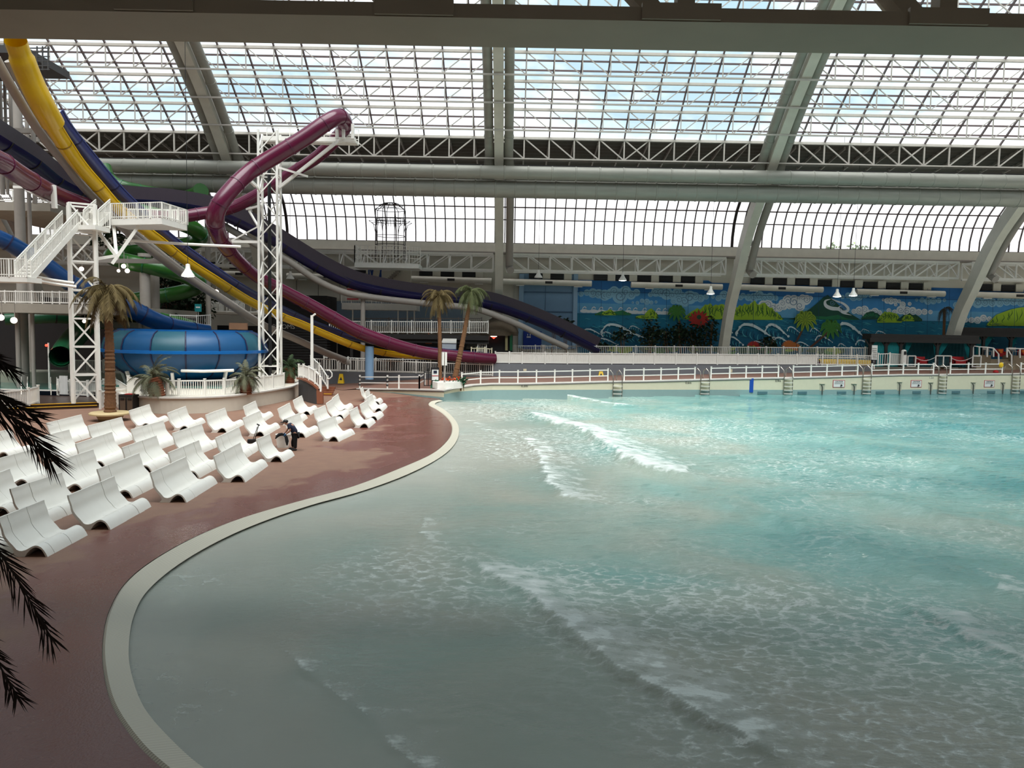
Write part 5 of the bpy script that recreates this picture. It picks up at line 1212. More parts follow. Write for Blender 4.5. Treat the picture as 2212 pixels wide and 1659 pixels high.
for a in (an1, an2): q = MB(); q.ell((a.x-.07,a.y,.17),(.15,.06,.06)); q.build('shoe', BLACK, t, smooth='all')
q = MB(); q.ell((hd.x+.01,hd.y,hd.z+.05),(.125,.105,.085)); q.box((hd.x-.14,hd.y,hd.z+.0),(.14,.16,.025)); q.build('cap', BLACK, t, smooth=True)
q = MB(); q.ell((hd.x-.09,hd.y,hd.z-.035),(.025,.02,.03)); q.build('nose', SKIN, t, smooth='all')
q = MB(); q.ell((hd.x+.01,hd.y-.095,hd.z-.02),(.02,.015,.035)); q.build('ear', SKIN, t, smooth='all')
GLV = mat('blue_glove', (30,110,170), .5)
for wr in (wr1, wr2):
    w0_ = off(wr,-.06,0,-.05); vv = [(wr,.032),(w0_,.042)]; ee = [(0,1)]
    for i in range(4):
        b_ = off(w0_,-.035,-.03+.02*i,-.02); vv += [(b_,.011),(off(b_,-.03,0,-.03),.010),(off(b_,-.03,0,-.06-.005*(i in (1,2))),.009)]; n = len(vv); ee += [(1,n-3),(n-3,n-2),(n-2,n-1)]
    vv += [(off(w0_,0,.04,-.02),.011),(off(w0_,-.03,.05,-.045),.010)]; n = len(vv); ee += [(1,n-2),(n-2,n-1)]
    skin('gloved_hand', GLV, vv, ee, t)
q = MB(); c0 = pp(617,938); rim = off(c0,-.05,0,-.03)
q.tube([tuple(rim), tuple(pp(609,938)), tuple(pp(603,939)), tuple(pp(598,943,-.05)), tuple(pp(595,948,-.1))], [.05,.07,.075,.06,.02], 8)
q.tube([tuple(rim), tuple(pp(618,944,-.22)), tuple(pp(620,953,-.25)), tuple(pp(620,962,-.25))], [.05,.075,.085,.03], 8)
o = q.build('trash_bag', BLKC, smooth=True); o['label'] = 'black trash bag held over the white barrel'; o['category'] = 'bag'
# ============================================================ LAMPS
def lamp(px, py, Y, w, lab, on=True, topz=None):
    p = P(px, py, Y); r = w/2*Y/FPX; t = thing('pendant_lamp', lab, 'lamp', tuple(p), group='white high-bay pendant lamps')
    q = MB(); q.lathe([(r,0),(r*.98,r*.25),(r*.62,r*.75),(r*.36,r*1.25),(r*.32,r*1.9),(.01,r*2.0)], tuple(p), 20); q.build('lamp_shade', WHITE, t, smooth=True)
    q = MB(); q.lathe([(.01,-r*.12),(r*.6,-r*.08),(r*.93,.0)], tuple(p), 20); q.build('lens', BULB if on else SGW, t, smooth=True)
    z1 = topz or 27.0; q = MB(); q.cyl((p.x,p.y,p.z+r*1.9),(p.x,p.y,z1),.018,5); q.build('hanging_cord', BLACK, t)
    if on:
        l = bpy.data.lights.new('lamp_light', 'POINT'); l.energy = 60; l.color = (1,.95,.88); l.shadow_soft_size = .2
        lo = bpy.data.objects.new('lamp_light', l); COL.objects.link(lo); lo.parent = t; lo.location = (0,0,-r*.4)
lamp(406,597,50,27,'large white pendant lamp in front of the yellow slide')
for px, py, Y, on, lab in ((1163,600,84,False,'unlit pendant lamp over the pale blue wall'),(1345,606,84,True,'greenish lit pendant lamp above the left part of the mural'),(1535,635,80,True,'pendant lamp just left of the arch foot on the mural'),(1808,641,80,True,'left of the two pendant lamps by the painted volcano'),(1843,639,78,True,'right of the two pendant lamps by the painted volcano'),(627,603,84,False,'unlit pendant lamp behind the tall lattice tower')): lamp(px, py, Y, 17, lab, on)
for i, (px, py, Y, r) in enumerate(((30,692,55,.23),(2,686,54,.22),(267,575,66,.2),(275,585,66,.2),(256,585,66,.14),(467,631,78,.27),(176,581,66,.2),(182,694,62,.15))):
    p = P(px, py, Y); t = thing('globe_lamp', 'x', 'lamp', tuple(p), group='lit round globe lamps')
    t['label'] = ['round lit globe lamp under the walkway left of the small pool','lit globe lamp cut by the left edge under the walkway','upper globe of the three behind the tall palm crown','right globe of the three behind the tall palm crown','small lit lens left of the globe trio behind the palm','pinkish globe lamp below the indigo slide at centre left','globe lamp behind the tall palm at its upper left','small bright lamp seen through the short lattice tower'][i]
    q = MB(); q.ell(p, (r,r,r), 16, 10); q.build('globe', GLOBE, t, smooth='all'); q = MB(); q.cyl(p+V(0,.1,r*.8), p+V(0,.1,1.3), .03, 6); q.build('stem', GREYC, t)
p = P(102,746,58); t = thing('signal_light', 'red signal light on a pale post by the small pool', 'signal', tuple(p-V(0,0,1.6))); q = MB(); q.ell(p-V(0,.12,0),(.1,.06,.1)); q.build('red_lens', REDL, t, smooth='all'); q = MB(); q.bar(p-V(-.1,0,3.4), p+V(.1,0,.2), .1); q.build('post', STEELW, t)
# ============================================================ FAR WALL DETAILS AND MURAL
def quadpx(mb, pts, Y):
    vs = [P(x, y, Y) for x, y in pts]; mb.poly(vs)
PM = {n: mat('paint_'+n, c, .75, var=v, scale=.9) for n, c, v in (('sky0',(40,108,172),.15),('sky1',(62,134,190),.15),('sky2',(96,160,200),.15),('cloud',(214,218,220),.08),('cloud2',(136,184,208),.12),('cloudline',(88,120,150),.1),
 ('sea0',(12,98,130),.3),('sea1',(16,112,142),.3),('sealine',(84,180,192),.1),('seadark',(6,50,78),.1),('lime',(150,184,44),.15),('limed',(52,96,30),.15),('mount',(18,72,56),.25),('mountd',(30,110,70),.2),('foam',(206,220,222),.06),('palmg',(60,122,44),.2),('palmy',(132,156,40),.2),('ptrunk',(84,52,36),.2),('redf',(176,44,36),.2),('orangef',(180,100,40),.2),('hedge',(26,70,44),.35),('joint',(16,60,90),.1),('yellowf',(200,170,40),.2))}
MK = list(PM); MI = {n: i for i, n in enumerate(MK)}
mu = MB(); MUY = 92.95; lay = [0]
def paint(n, pts, up=1):
    lay[0] += 1 if mu.cur != MI[n] else .18; mu.cur = MI[n]; Y = MUY-.0008*lay[0]
    try: quadpx(mu, pts, Y)
    except Exception: pass
def slope(x): return .022*(x-1500)
def stroke(n, pts, w, taper=False):
    pts = [tuple(p) for p in cr([tuple(map(float, p)) for p in pts], 5)] if len(pts) > 2 else pts
    lay[0] += 1 if mu.cur != MI[n] else .18; mu.cur = MI[n]; Y = MUY-.0008*lay[0]; vs = []; k = len(pts)
    for i, (x, y) in enumerate(pts):
        a = pts[max(0, i-1)]; b = pts[min(k-1, i+1)]; dx, dy = b[0]-a[0], b[1]-a[1]; l = math.hypot(dx, dy) or 1
        ww = w/2*((math.sin(PI*(i+.35)/(k-.3))) if taper else 1); vs += [P(x-dy/l*ww, y+dx/l*ww, Y), P(x+dy/l*ww, y-dx/l*ww, Y)]
    mu.add(vs, [(2*i, 2*i+1, 2*i+3, 2*i+2) for i in range(k-1)])
X0, X1 = 1247, 2300
def band(n, y0, y1, xa=X0, xb=X1):
    paint(n, [(xa, y0+slope(xa)), (xb, y0+slope(xb)), (xb, y1+slope(xb)), (xa, y1+slope(xa))])
band('sky0', 610, 640); band('sky1', 636, 662); band('sky2', 660, 684)
paint('sky0', [(1315,606),(1330,600),(1345,598),(1362,602),(1380,609),(1400,606),(1425,603),(1440,612),(1500,606),(1530,606),(1545,614),(1300,616)])
paint('sky0', [(1777,620),(1790,618),(1860,620),(1880,630),(1777,630)])
band('sea0', 682, 770)
band('sea1', 684, 712)
rm_ = random.Random(9)
def disc(n, cx, cy, r, ry=None, k=14): paint(n, [(cx+r*math.cos(2*PI*i/k), cy+(ry or r)*math.sin(2*PI*i/k)) for i in range(k)])
def spiral(n, cx, cy, r, w=1.0, turns=1.6, ph=0, sg=1):
    stroke(n, [(cx+r*(1-i/16)*math.cos(ph+sg*2*PI*turns*i/14), cy+r*(1-i/16)*math.sin(ph+sg*2*PI*turns*i/14)) for i in range(14)], w)
def cloud(cx, cy, w, h, n='cloud', ln='cloudline', k=9, sd=0):
    r0 = random.Random(sd+int(cx)); cs = []
    for i in range(k):
        f = i/(k-1); r = h*(.30+.28*math.sin(PI*f))*r0.uniform(.8,1.2); cs.append((cx-w/2+w*f, cy+r0.uniform(-.22,.22)*h, r))
    for x, y, r in cs: disc(n, x, y, r)
    for x, y, r in cs: spiral(ln, x, y, r*.72, max(.7, r*.10), 1.5, r0.uniform(0, 6), r0.choice((-1, 1)))
cloud(1300,635,90,18,'cloud2','cloudline',8,1); cloud(1345,634,60,26,'cloud2','cloudline',6,2); cloud(1392,652,50,10,'cloud2','cloudline',6); cloud(1440,634,70,20,'cloud2','cloudline',7); cloud(1490,646,70,22,'cloud2','cloudline',7); cloud(1570,641,60,16,'cloud2','cloudline',6); cloud(1640,640,70,18,'cloud2','cloudline',7)
cloud(1665,662,80,18,k=8); cloud(1715,655,50,28,k=5); cloud(1738,645,26,16,k=4); cloud(1850,640,60,14,'cloud2','cloudline',6); cloud(1925,650,34,12,k=5); cloud(1965,672,90,16,k=8); cloud(1950,656,30,14,k=3); cloud(2010,648,60,14,'cloud2','cloudline',6); cloud(2120,655,110,18,'cloud2','cloudline',8); cloud(2190,650,60,18,'cloud2','cloudline',5); cloud(2105,690,90,14,k=8); cloud(1880,674,40,16,k=5)
for i, x in enumerate((1262,1282,1298,1318,1340,1358,1372,1392,1422,1436,1520,1535)):
    y = 672+slope(x)+5; disc('cloud', x, y, 9, 4); disc('cloud', x+9, y+1, 7, 3); stroke('cloud', [(x-5,y),(x-3,y-6),(x+1,y-9),(x+4,y-7),(x+3,y-5)], 2.2, True)
def hills(n, nd, pts, base, sd):
    paint(n, pts+[(pts[-1][0], base), (pts[0][0], base)]); r0 = random.Random(sd)
    for (x, y), (x2, y2) in zip(pts[:-1], pts[1:]):
        for _ in range(2):
            a = x+(x2-x)*r0.random(); t_ = y+(y2-y)*r0.random()*.5+2; l = max(3, (base-t_)*r0.uniform(.4,.85)); stroke(nd, [(a, t_), (a+r0.uniform(-3,3), t_+l*.4), (a+r0.uniform(-4,4), t_+l*.75), (a+r0.uniform(-6,6), t_+l)], 1.6, True)
def zig(x0, x1, top, base, n, sd):
    r0 = random.Random(sd); return [(x0+(x1-x0)*i/n, base-(base-top)*(math.sin(PI*(i+.25)/(n+.5))**.8)*r0.uniform(.72,1)) for i in range(n+1)]
hills('mountd','limed',[(1285,678),(1300,672),(1320,674),(1345,670),(1362,678)],681,1); hills('lime','limed',zig(1300,1330,667,680,7,2),681,3); hills('lime','limed',[(1391,688),(1393,678),(1400,670),(1407,666),(1413,671),(1420,679),(1418,688)],689,4); hills('lime','limed',zig(1374,1420,680,684,5,2),688,3)
hills('lime','limed',zig(1478,1625,652,688,26,5),690,6); hills('lime','limed',zig(1560,1690,646,690,24,7),691,8)
paint('mount', [(1700,690),(1718,686),(1735,676),(1750,667),(1765,655),(1778,643),(1788,637),(1797,644),(1808,655),(1822,668),(1838,678),(1858,690)])
paint('mountd', [(1730,690),(1755,682),(1785,684),(1810,680),(1830,688),(1858,691)])
stroke('cloud', [(1795,646),(1783,650),(1784,660),(1796,666),(1812,668),(1822,676),(1840,681)], 8, True); stroke('cloud', [(1795,645),(1806,650),(1822,656),(1832,666),(1828,673),(1816,672),(1812,664),(1820,660)], 6, True); spiral('cloudline',1798,654,6,1.2); spiral('cloudline',1821,664,6,1.2); cloud(1862,672,34,16,k=4)
hills('mount','mountd',zig(1862,1905,670,688,9,11),690,12); hills('lime','limed',zig(1895,1948,668,694,10,13),697,14); hills('mount','limed',zig(1938,1992,676,692,8,15),694,16); hills('lime','limed',zig(1948,1975,678,692,6,17),694,18)
hills('lime','limed',[(2132,700),(2142,690),(2152,680),(2168,674),(2185,668),(2205,664),(2240,662),(2300,662)],704,19)
for i in range(300):
    x = rm_.uniform(1255,2200); y = rm_.uniform(686,745)+slope(x)*.8; l = rm_.uniform(6,20); stroke('sealine' if rm_.random() < .5 else 'seadark', [(x,y),(x+l*.3,y-1.2),(x+l*.7,y+.8),(x+l,y-.3)], rm_.uniform(.5,1.0), True)
def wave(cx, cy, w, h):
    top = [(cx-w*.5,cy+h*.1),(cx-w*.42,cy-h*.3),(cx-w*.3,cy-h*.5),(cx-w*.1,cy-h*.45),(cx+w*.1,cy-h*.2),(cx+w*.3,cy+h*.15),(cx+w*.5,cy+h*.5)]
    for k in range(8):
        x, y = top[1][0]+w*.1*k, cy-h*.3+h*.1*k; stroke('sealine' if k % 2 else 'seadark', [(x,y),(x-w*.03,y+h*.3),(x+w*.05,y+h*.6)], 1.4, True)
    stroke('foam', top, h*.20, True)
    for i in range(7):
        x, y = top[min(6, i)]; disc('foam', x, y+rm_.uniform(-1,2), h*rm_.uniform(.07,.14), k=8)
    stroke('foam', [(top[0][0],top[0][1]+h*.25),(top[0][0]-w*.02,top[0][1]),(top[1][0],top[1][1]+2)], h*.14, True)
for a in ((1280,718,44,14),(1315,722,30,10),(1340,714,80,26),(1375,728,60,16),(1310,738,50,14),(1372,708,24,8),(1574,712,16,12),(1632,716,80,30),(1678,714,50,26),(1588,736,34,16),(1690,737,36,16),(1714,712,26,12),(1762,714,22,10),(1640,742,30,10),(1735,744,30,10),(1838,714,60,30),(1780,732,36,14),(1866,742,34,14),(1820,746,18,8),(1870,714,18,6),(1440,726,36,12),(1476,734,30,10),(1905,720,26,9)): wave(*a)
def ppalm(x, y, bx, by, r, g, dk='limed', n=11):
    stroke('ptrunk', [(x,y),((x+bx)/2+2,(y+by)/2),(bx,by)], 4.4)
    for k in range(n):
        a = 2*PI*k/n+.2; e = (x+r*math.cos(a), y+r*.75*math.sin(a)+r*.25); m_ = (x+r*.6*math.cos(a), y+r*.6*math.sin(a)-r*.18); stroke(g, [(x,y),m_,e], r*.28, True); stroke(dk, [(x,y),m_,e], r*.05, True)
ppalm(1462,675,1474,735,20,'palmg'); ppalm(1740,692,1718,742,25,'palmy'); ppalm(1795,710,1748,752,24,'palmg')
for k in range(15):
    a = 2*PI*k/15; stroke('redf', [(1510,690),(1510+13*math.cos(a),690+10*math.sin(a)),(1510+23*math.cos(a+.1),690+20*math.sin(a+.1))], 6, True)
disc('hedge',1510,685,5); stroke('ptrunk', [(1505,700),(1500,745)], 3)
for cx_, cy_, n_ in ((1628,747,'redf'),(1704,745,'orangef'),(1716,750,'orangef')):
    for k in range(13):
        a = PI+PI*k/12; stroke(n_, [(cx_,cy_+6),(cx_+9*math.cos(a),cy_+6+11*math.sin(a)),(cx_+17*math.cos(a),cy_+6+17*math.sin(a))], 4, True)
    if n_ == 'redf': disc('yellowf', cx_, cy_+3, 4)
for i in range(46):
    x = rm_.uniform(1255,1870); disc(rm_.choice(['hedge','hedge','palmy','palmg']), x, 755+rm_.uniform(-3,4)+slope(x)*.4, rm_.uniform(6,16), rm_.uniform(3,8), 9)
for i in range(23): x = 1252+47*i; stroke('joint', [(x,612+slope(x)),(x-1.5,752)], .7)
stroke('joint', [(1247,635+slope(1247)),(2300,635+slope(2300))], .8)
o = mu.build('wall_mural', [PM[k] for k in MK], kind='structure')
# pale blue painted wall part with pilasters
BW = BLUEW; BW2 = mat('pale_blue_pilaster', (142,172,198), .7, var=.05)
def wq(name, x0, y0, x1, y1, Y, m, th=.1, parent=None, kind='structure'):
    a = P(x0, y1, Y); b = P(x1, y0, Y); q = MB(); q.box(((a.x+b.x)/2, Y+th/2, (a.z+b.z)/2), (abs(b.x-a.x), th, abs(b.z-a.z)))
    return q.build(name, m, parent, **({'kind': kind} if kind else {}))
wq('wall_blue', 1119, 593, 1249, 752, 92.8, BW); 
for x0, x1 in ((1119,1132),(1236,1249)): wq('trim_12', x0, 592, x1, 752, 92.5, BW2, .3)
LN = mat('panel_joint', (70,96,124), .7)
wq('trim_13', 1132, 673, 1236, 674, 92.7, LN); wq('trim_13', 1132, 631, 1236, 632, 92.7, LN); wq('trim_13', 1178, 617, 1179, 674, 92.7, LN); wq('wall_blue', 620, 655, 1000, 735, 92.9, mat('slate_blue_wall', (116,132,146), .7))
for px in range(640, 1119, 47): wq('trim_14', px, 605, px+.7, 655, 92.9, mat('wall_joint', (130,124,112), .7))
# louvres
for i, (px, py) in enumerate(((465,573),(503,574),(735,582),(776,583),(920,589),(966.6,591),(1012.7,591.5),(1157,595),(1203,597),(1297,599),(1344,600),(1391,602),(1438,602),(1486,604),(1636,607),(1684,608),(1733,609),(1781,612),(1830,614),(1880,616),(1929,618),(1978,619),(2128,621),(2177,623))):
    p = P(px, py, 92.7); t = thing('wall_louvre', 'black louvre vent, number %d from the left in the row under the wall truss' % (i+1), 'louvre', tuple(p), group='black louvre vents under the wall truss')
    q = MB(); q.box(p,(1.65,.2,.8)); q.build('dark_opening', BLACK, t); q = MB()
    for k in range(4): q.box((p.x,p.y-.14,p.z-.3+.2*k),(1.6,.1,.03))
    q.box((p.x,p.y-.14,p.z-.38),(1.66,.12,.05)); q.build('slats', DARK, t)
    if i % 2 == 0 or True:
        b = MB(); b.box((p.x+1.35,p.y-.05,p.z+.05),(.95,.35,.95)); b.build('housing', BEIGEW, t)
for i, (x0, y0, x1, y1) in enumerate(((430,590,600,594),(620,596,790,600),(880,602,1062,607),(1085,608,1278,613),(1363,615,1560,620),(1590,620,1777,626),(1850,630,2040,635),(2090,636,2300,642))):
    a = P(x0, y0, 91.9); b = P(x1, y1, 91.9); t = thing('wall_duct', ['short duct tube behind the speed slides','duct tube behind the tall lattice tower','duct tube between indigo slide and middle arch','duct tube over the pale blue wall','duct tube over the left part of the mural','duct tube left of the painted volcano','duct tube over the right part of the mural','duct tube at the right edge above the cabanas'][i], 'duct', tuple(a), group='round duct tubes along the far wall')
    q = MB(); q.cyl(a, b, .36, 16); q.build('tube', BEIGE, t, smooth=True)
    c = a.lerp(b, .52); q = MB(); q.box((c.x,c.y-.35,c.z),(.9,.1,.3)); q.build('register', DARK, t)
    for f in (.2,.85): c = a.lerp(b, f); q = MB(); q.box((c.x,c.y-.1,c.z-.42),(1.0,.3,.1)); q.build('light_strip', STEELW, t)
# ============================================================ BALCONY AND WIRE PAVILION
a = P(766,572,84.2); b = P(905,579,84.2); t = thing('balcony', 'white caged balcony under the window band with a wire pavilion on it', 'balcony', tuple(a))
zf = P(835,574,84.2).z; q = MB(); q.box(((a.x+b.x)/2,85.7,zf),(b.x-a.x,3.2,.5)); q.build('floor_slab', STEELW, t)
hT = P(835,531,84.2).z-zf
for (x0,y0),(x1,y1) in (((a.x,84.2),(b.x-1.1,84.2)),((b.x-1.1,84.2),(b.x,85.3)),((a.x,84.2),(a.x,87.2))):
    q = MB(); n = max(3, int(math.hypot(x1-x0,y1-y0)/.35))
    for k in range(n+1): x = x0+(x1-x0)*k/n; y = y0+(y1-y0)*k/n; q.bar((x,y,zf),(x,y,zf+hT),.045 if k % 4 else .1)
    for z in (.3,.9,1.3,1.8,hT): q.bar((x0,y0,zf+z),(x1,y1,zf+z),.06)
    q.build('cage_panel', STEELW, t)
WIRE = mat('dark_wire_frame', (52,40,42), .5)
t = thing('wire_pavilion', 'dark wire-frame pavilion silhouetted against the bright windows', 'pavilion', tuple(P(845,532,85.2)))
zb = P(845,532,85.2).z; cx_ = P(842,500,85.2).x; zt1 = P(845,478,85.2).z; zt0 = P(845,452,85.2).z; ztp = P(845,436,85.2).z; R8 = 1.75; cz_ = 85.7
pts8 = [(cx_+R8*math.cos(2*PI*k/8+.39), cz_+R8*.8*math.sin(2*PI*k/8+.39)) for k in range(8)]
for x, y in pts8: q = MB(); q.bar((x,y,zb-1.5),(x,y,zt0),.07); q.build('post', WIRE, t)
q = MB()
for z in (zb+.2, zt1, zt1+.25, zt0, zb+1.2):
    for k in range(8): q.bar((*pts8[k], z), (*pts8[(k+1) % 8], z), .06)
for k in range(8):
    (x, y), (x2, y2) = pts8[k], pts8[(k+1) % 8]
    for i in range(4): f = (i+.5)/4; q.bar((x+(x2-x)*f,y+(y2-y)*f,zt1-.35),(x+(x2-x)*f,y+(y2-y)*f,zt1+.35),.04)
    ox, oy = cx_+(x-cx_)*1.45, cz_+(y-cz_)*1.45; q.tube([(ox,oy,zt1),(cx_+(x-cx_)*1.15,cz_+(y-cz_)*1.15,zt1-.3),(x,y,zt1-1.3)], .035, 5); q.bar((x,y,zt1),(ox,oy,zt1),.04)
q.build('rings_and_brackets', WIRE, t)
q = MB()
for k in range(4):
    (x, y), (x2, y2) = pts8[k], pts8[(k+4) % 8]; q.tube([V(x+(x2-x)*i/10, y+(y2-y)*i/10, zt0+(ztp-zt0)*math.sin(PI*i/10)) for i in range(11)], .04, 5)
for r_, zf_ in ((.8,.6),(.5,.85)): q.tube([V(cx_+R8*r_*math.cos(2*PI*i/16), cz_+R8*.8*r_*math.sin(2*PI*i/16), zt0+(ztp-zt0)*zf_) for i in range(17)], .035, 5, False)
q.build('dome_frame', WIRE, t)
# blue framed structure and stair under the balcony
t = thing('platform_structure', 'white platform with blue steel posts and stair under the balcony', 'platform', tuple(P(820,668,85)))
a = P(738,662,85.5); b = P(900,666,85.5); zf = P(820,656,85.5).z
q = MB(); q.box(((a.x+b.x)/2,87,zf-.35),(b.x-a.x,3,.75)); q.build('floor_slab', STEELW, t)
q = MB()
for k in range(46): x = a.x+(b.x-a.x)*k/45; q.bar((x,85.5,zf),(x,85.5,zf+1.05),.04 if k % 6 else .1)
q.bar((a.x,85.5,zf+1.05),(b.x,85.5,zf+1.05),.07); q.build('railing', STEELW, t)
BLUP = mat('blue_steel_post', (24,66,140), .5)
for x0, x1 in ((797,806),(812,800),(824,822),(812,824),(797,797)): q = MB(); q.bar(P(x0,640,87), P(x1,578,87.4), .16); q.build('blue_post', BLUP, t)
q = MB(); 
for k in range(9): p = P(832+k*4,612-k*3.6,88); q.box(p,(.5,1.4,.1))
q.bar(P(828,616,87.4),P(868,578,87.4),.1,.3); q.build('stair', GREYC, t)
q = MB(); q.box(P(866,612,88.5),(2.4,.4,3.4)); q.build('stair_wall', BEIGEW, t)
for px in (860,880,762,895): q = MB(); q.bar(P(px,735,86),P(px,660,86),.14); q.build('support_post', STEELW, t)
q = MB()
for k in range(4): q.box(P(762,625+k*7,85.4),(1.3,.2,.16))
q.build('red_stripes', SGR, t)
# ============================================================ GALLERY DECK WITH WHITE PICKETS, WASHROOM BLOCK
a = P(752,722,81.5); b = P(1056,725,81.5)
q = MB(); q.box(((a.x+b.x)/2,83,a.z-.15),(b.x-a.x,3,.5)); o = q.build('gallery_deck', DARK); o['label'] = 'dark raised gallery deck behind the leaning palms'; o['category'] = 'deck'
q = MB(); q.box(((a.x+b.x)/2,81.9,a.z-.5),(b.x-a.x,.3,.6)); q.build('beam', DARK, o)
for px in (862,880,1050,760): q = MB(); q.bar(P(px,775,82.5),P(px,724,82.5),.3); q.build('support_post', DARK, o)
fence('white picket fence along the raised gallery deck behind the palms', FPx([(x, 719.5+.004*(x-752), 81.5) for x in (712,757,802,846,889,932,974,1013.5,1054)]), 1.32, pick=.2)
pz = P(890,707,90); q = MB(); q.box((pz.x,90.7,pz.z-.6),(17.5,1.8,1.2)); o = q.build('rear_ledge', CONC); o['label'] = 'narrow grey ledge under the thin railing behind the gallery deck'; o['category'] = 'ledge'
fence('thinner grey-white railing behind the gallery fence', FPx([(x, 707, 90) for x in (740,790,840,890,940,990,1040)]), 1.1, pick=.25, m=GREYC, name='walkway_railing', cat='railing')
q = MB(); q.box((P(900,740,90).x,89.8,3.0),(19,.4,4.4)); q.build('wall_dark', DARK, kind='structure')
q = MB(); q.box((P(640,740,84).x,85.4,5.2),(7.4,4.6,8.4)); o = q.build('washroom_block', DARK); o['label'] = 'black slatted washroom block behind the slides'; o['category'] = 'building'
z0 = P(640,780,83).z
for k in range(26): pass
q = MB()
for k in range(28): q.box((P(640,740,83).x,82.96,1.2+k*.3),(7.6,.06,.05))
q.build('slats', BLACK, o); text('ROOMS', .72, (P(613,706,82.9).x, 82.85, P(613,706,82.9).z), mat('grey_letters',(150,146,140),.6), o)
q = MB(); q.box((-30.8,85,3.0),(4.6,3.8,5.8)); o = q.build('dark_building', BLACK); o['label'] = 'low dark building left of the washroom block behind the bowl'; o['category'] = 'building'
a = P(510,668,81); q = MB(); q.box((a.x-.2,83.2,P(510,676,81).z),(6.5,5,.3)); q.build('roof_terrace', BEIGEW, o)
fence('white terrace railing above the dark low building', FPx([(455,674,80.5),(490,675,80.5),(528,676,80.5),(556,676,80.5)]), 1.25, pick=.9, name='walkway_railing', cat='railing', cap=False, postw=.08)
for i, px in enumerate((458,468,478,500,512,522)):
    p = P(px, 671, 81.5); q = MB(); q.sweep([p, p+V(0,0,.75)], [(-.22,-.2),(.22,-.2),(.22,.2),(-.22,.2)]); q.box(p+V(0,.22,.9),(.4,.08,.5)); o = q.build('terrace_chair', WHITE); o['label'] = 'white covered terrace chair in the left three' if i < 3 else 'white covered terrace chair in the right three'; o['category'] = 'chair'; o['group'] = 'terrace chairs left' if i < 3 else 'terrace chairs right'
# teal info sign behind the bowl
p = P(428,665,70); q = MB(); q.box(p,(.62,.06,.72)); o = q.build('info_sign', TEALC); o['label'] = 'small teal sign board behind the blue bowl'; o['category'] = 'sign'; q = MB(); q.box(p+V(0,-.04,.05),(.4,.02,.12)); q.build('white_print', SGW, o); q = MB(); q.box(p+V(0,.04,-1.2),(.06,.06,1.8)); q.build('post', GREYC, o)
p = P(515,705,78); q = MB(); q.box(p,(1.9,.2,.7)); o = q.build('wall_board', mat('tan_board',(168,128,100),.7)); o['label'] = 'tan board on the dark building behind the bowl rim'; o['category'] = 'board'
# booth, stairs and small things under the gallery
p = P(970,746,80.6); t = thing('storage_box', 'white storage box with sloping lid between the palm trunks', 'box', tuple(P(970,750,80.6))); q = MB(); q.box((p.x,81,P(970,746,81).z),(1.5,.9,.8)); q.build('body', mat('box_grey_white',(176,182,190),.5), t)
q = MB(); zl = P(970,739,81).z; q.prism([(p.x-.8,80.45,zl-.1),(p.x+.8,80.45,zl-.1),(p.x+.75,81.5,zl+.3),(p.x-.75,81.5,zl+.3)],(0,0,.08)); q.build('lid', WHITE, t)
t = thing('staircase', 'dark staircase with pale treads below the gallery deck', 'staircase', tuple(P(1022,752,84)))
for k in range(7): p = P(1022+k*.8,752-k*3.2,83.5+k*.25); q = MB(); q.box(p,(1.5,.35,.07)); q.build('tread', BEIGEW, t)
p = P(926,735,84.0); q = MB(); q.box(p,(.75,.1,.8)); q.bar(p+V(0,0,.3), V(p.x,p.y,P(926,722,p.y).z+.3), .06); o = q.build('notice_board', mat('orange_notice',(196,104,76),.6)); o['label'] = 'orange notice board left of the palm trunks under the gallery'; o['category'] = 'sign'
# thatched hut with lit sign and blue door
hx = P(1078,740,86.4).x; zr = P(1062,719,86).z; zr2 = P(1062,680,87).z
t = thing('thatched_hut', 'thatched kiosk hut left of the pale blue wall', 'hut', (hx,86.4,1))
q = MB(); q.lathe([(2.2,0),(2.25,.15),(2.0,.7),(1.4,1.4),(.5,1.95),(.01,2.05)], (hx,86.4,zr), 28); q.build('thatch_roof', THATCH, t, smooth=True)
q = MB(); q.lathe([(2.25,.12),(2.15,-.3),(2.0,.0)], (hx,86.4,zr), 60); q.build('straw_fringe', THATCH, t)
q = MB(); q.box((hx,86.8,(zr+1)/2+.2),(3.2,2.4,zr-1)); q.build('dark_counter', BLACK, t)
for px in (1094,1104): q = MB(); q.bar(P(px,757,84.9),P(px,722,84.9),.28); q.build('post', mat('bamboo',(150,140,100),.7) if px == 1094 else DGRN, t)
p = P(1066.5,729,84.4); q = MB(); q.prism([V(p.x-.32,p.y,p.z+.1),V(p.x,p.y,p.z-.16),V(p.x+.32,p.y,p.z+.1)],(0,.06,0)); q.build('lit_sign', REDL, t)
q = MB(); q.prism([V(p.x-.36,p.y-.01,p.z+.08),V(p.x+.36,p.y-.01,p.z+.08),V(p.x+.36,p.y-.01,p.z+.16),V(p.x-.36,p.y-.01,p.z+.16)],(0,.05,0)); q.build('lit_sign_top', GLOBE, t)
dl = mat('blue_door', (10,50,140), .5); d_ = wq('door_1', 1130, 716, 1170, 754, 92.3, dl, .2)
q = MB(); p = P(1142,728,92.1); q.box(p,(.5,.05,.15)); q.box(p+V(-.12,0,.28),(.1,.05,.22)); q.box(p+V(.18,0,.28),(.1,.05,.22)); q.build('door_pictogram', SGW, d_)
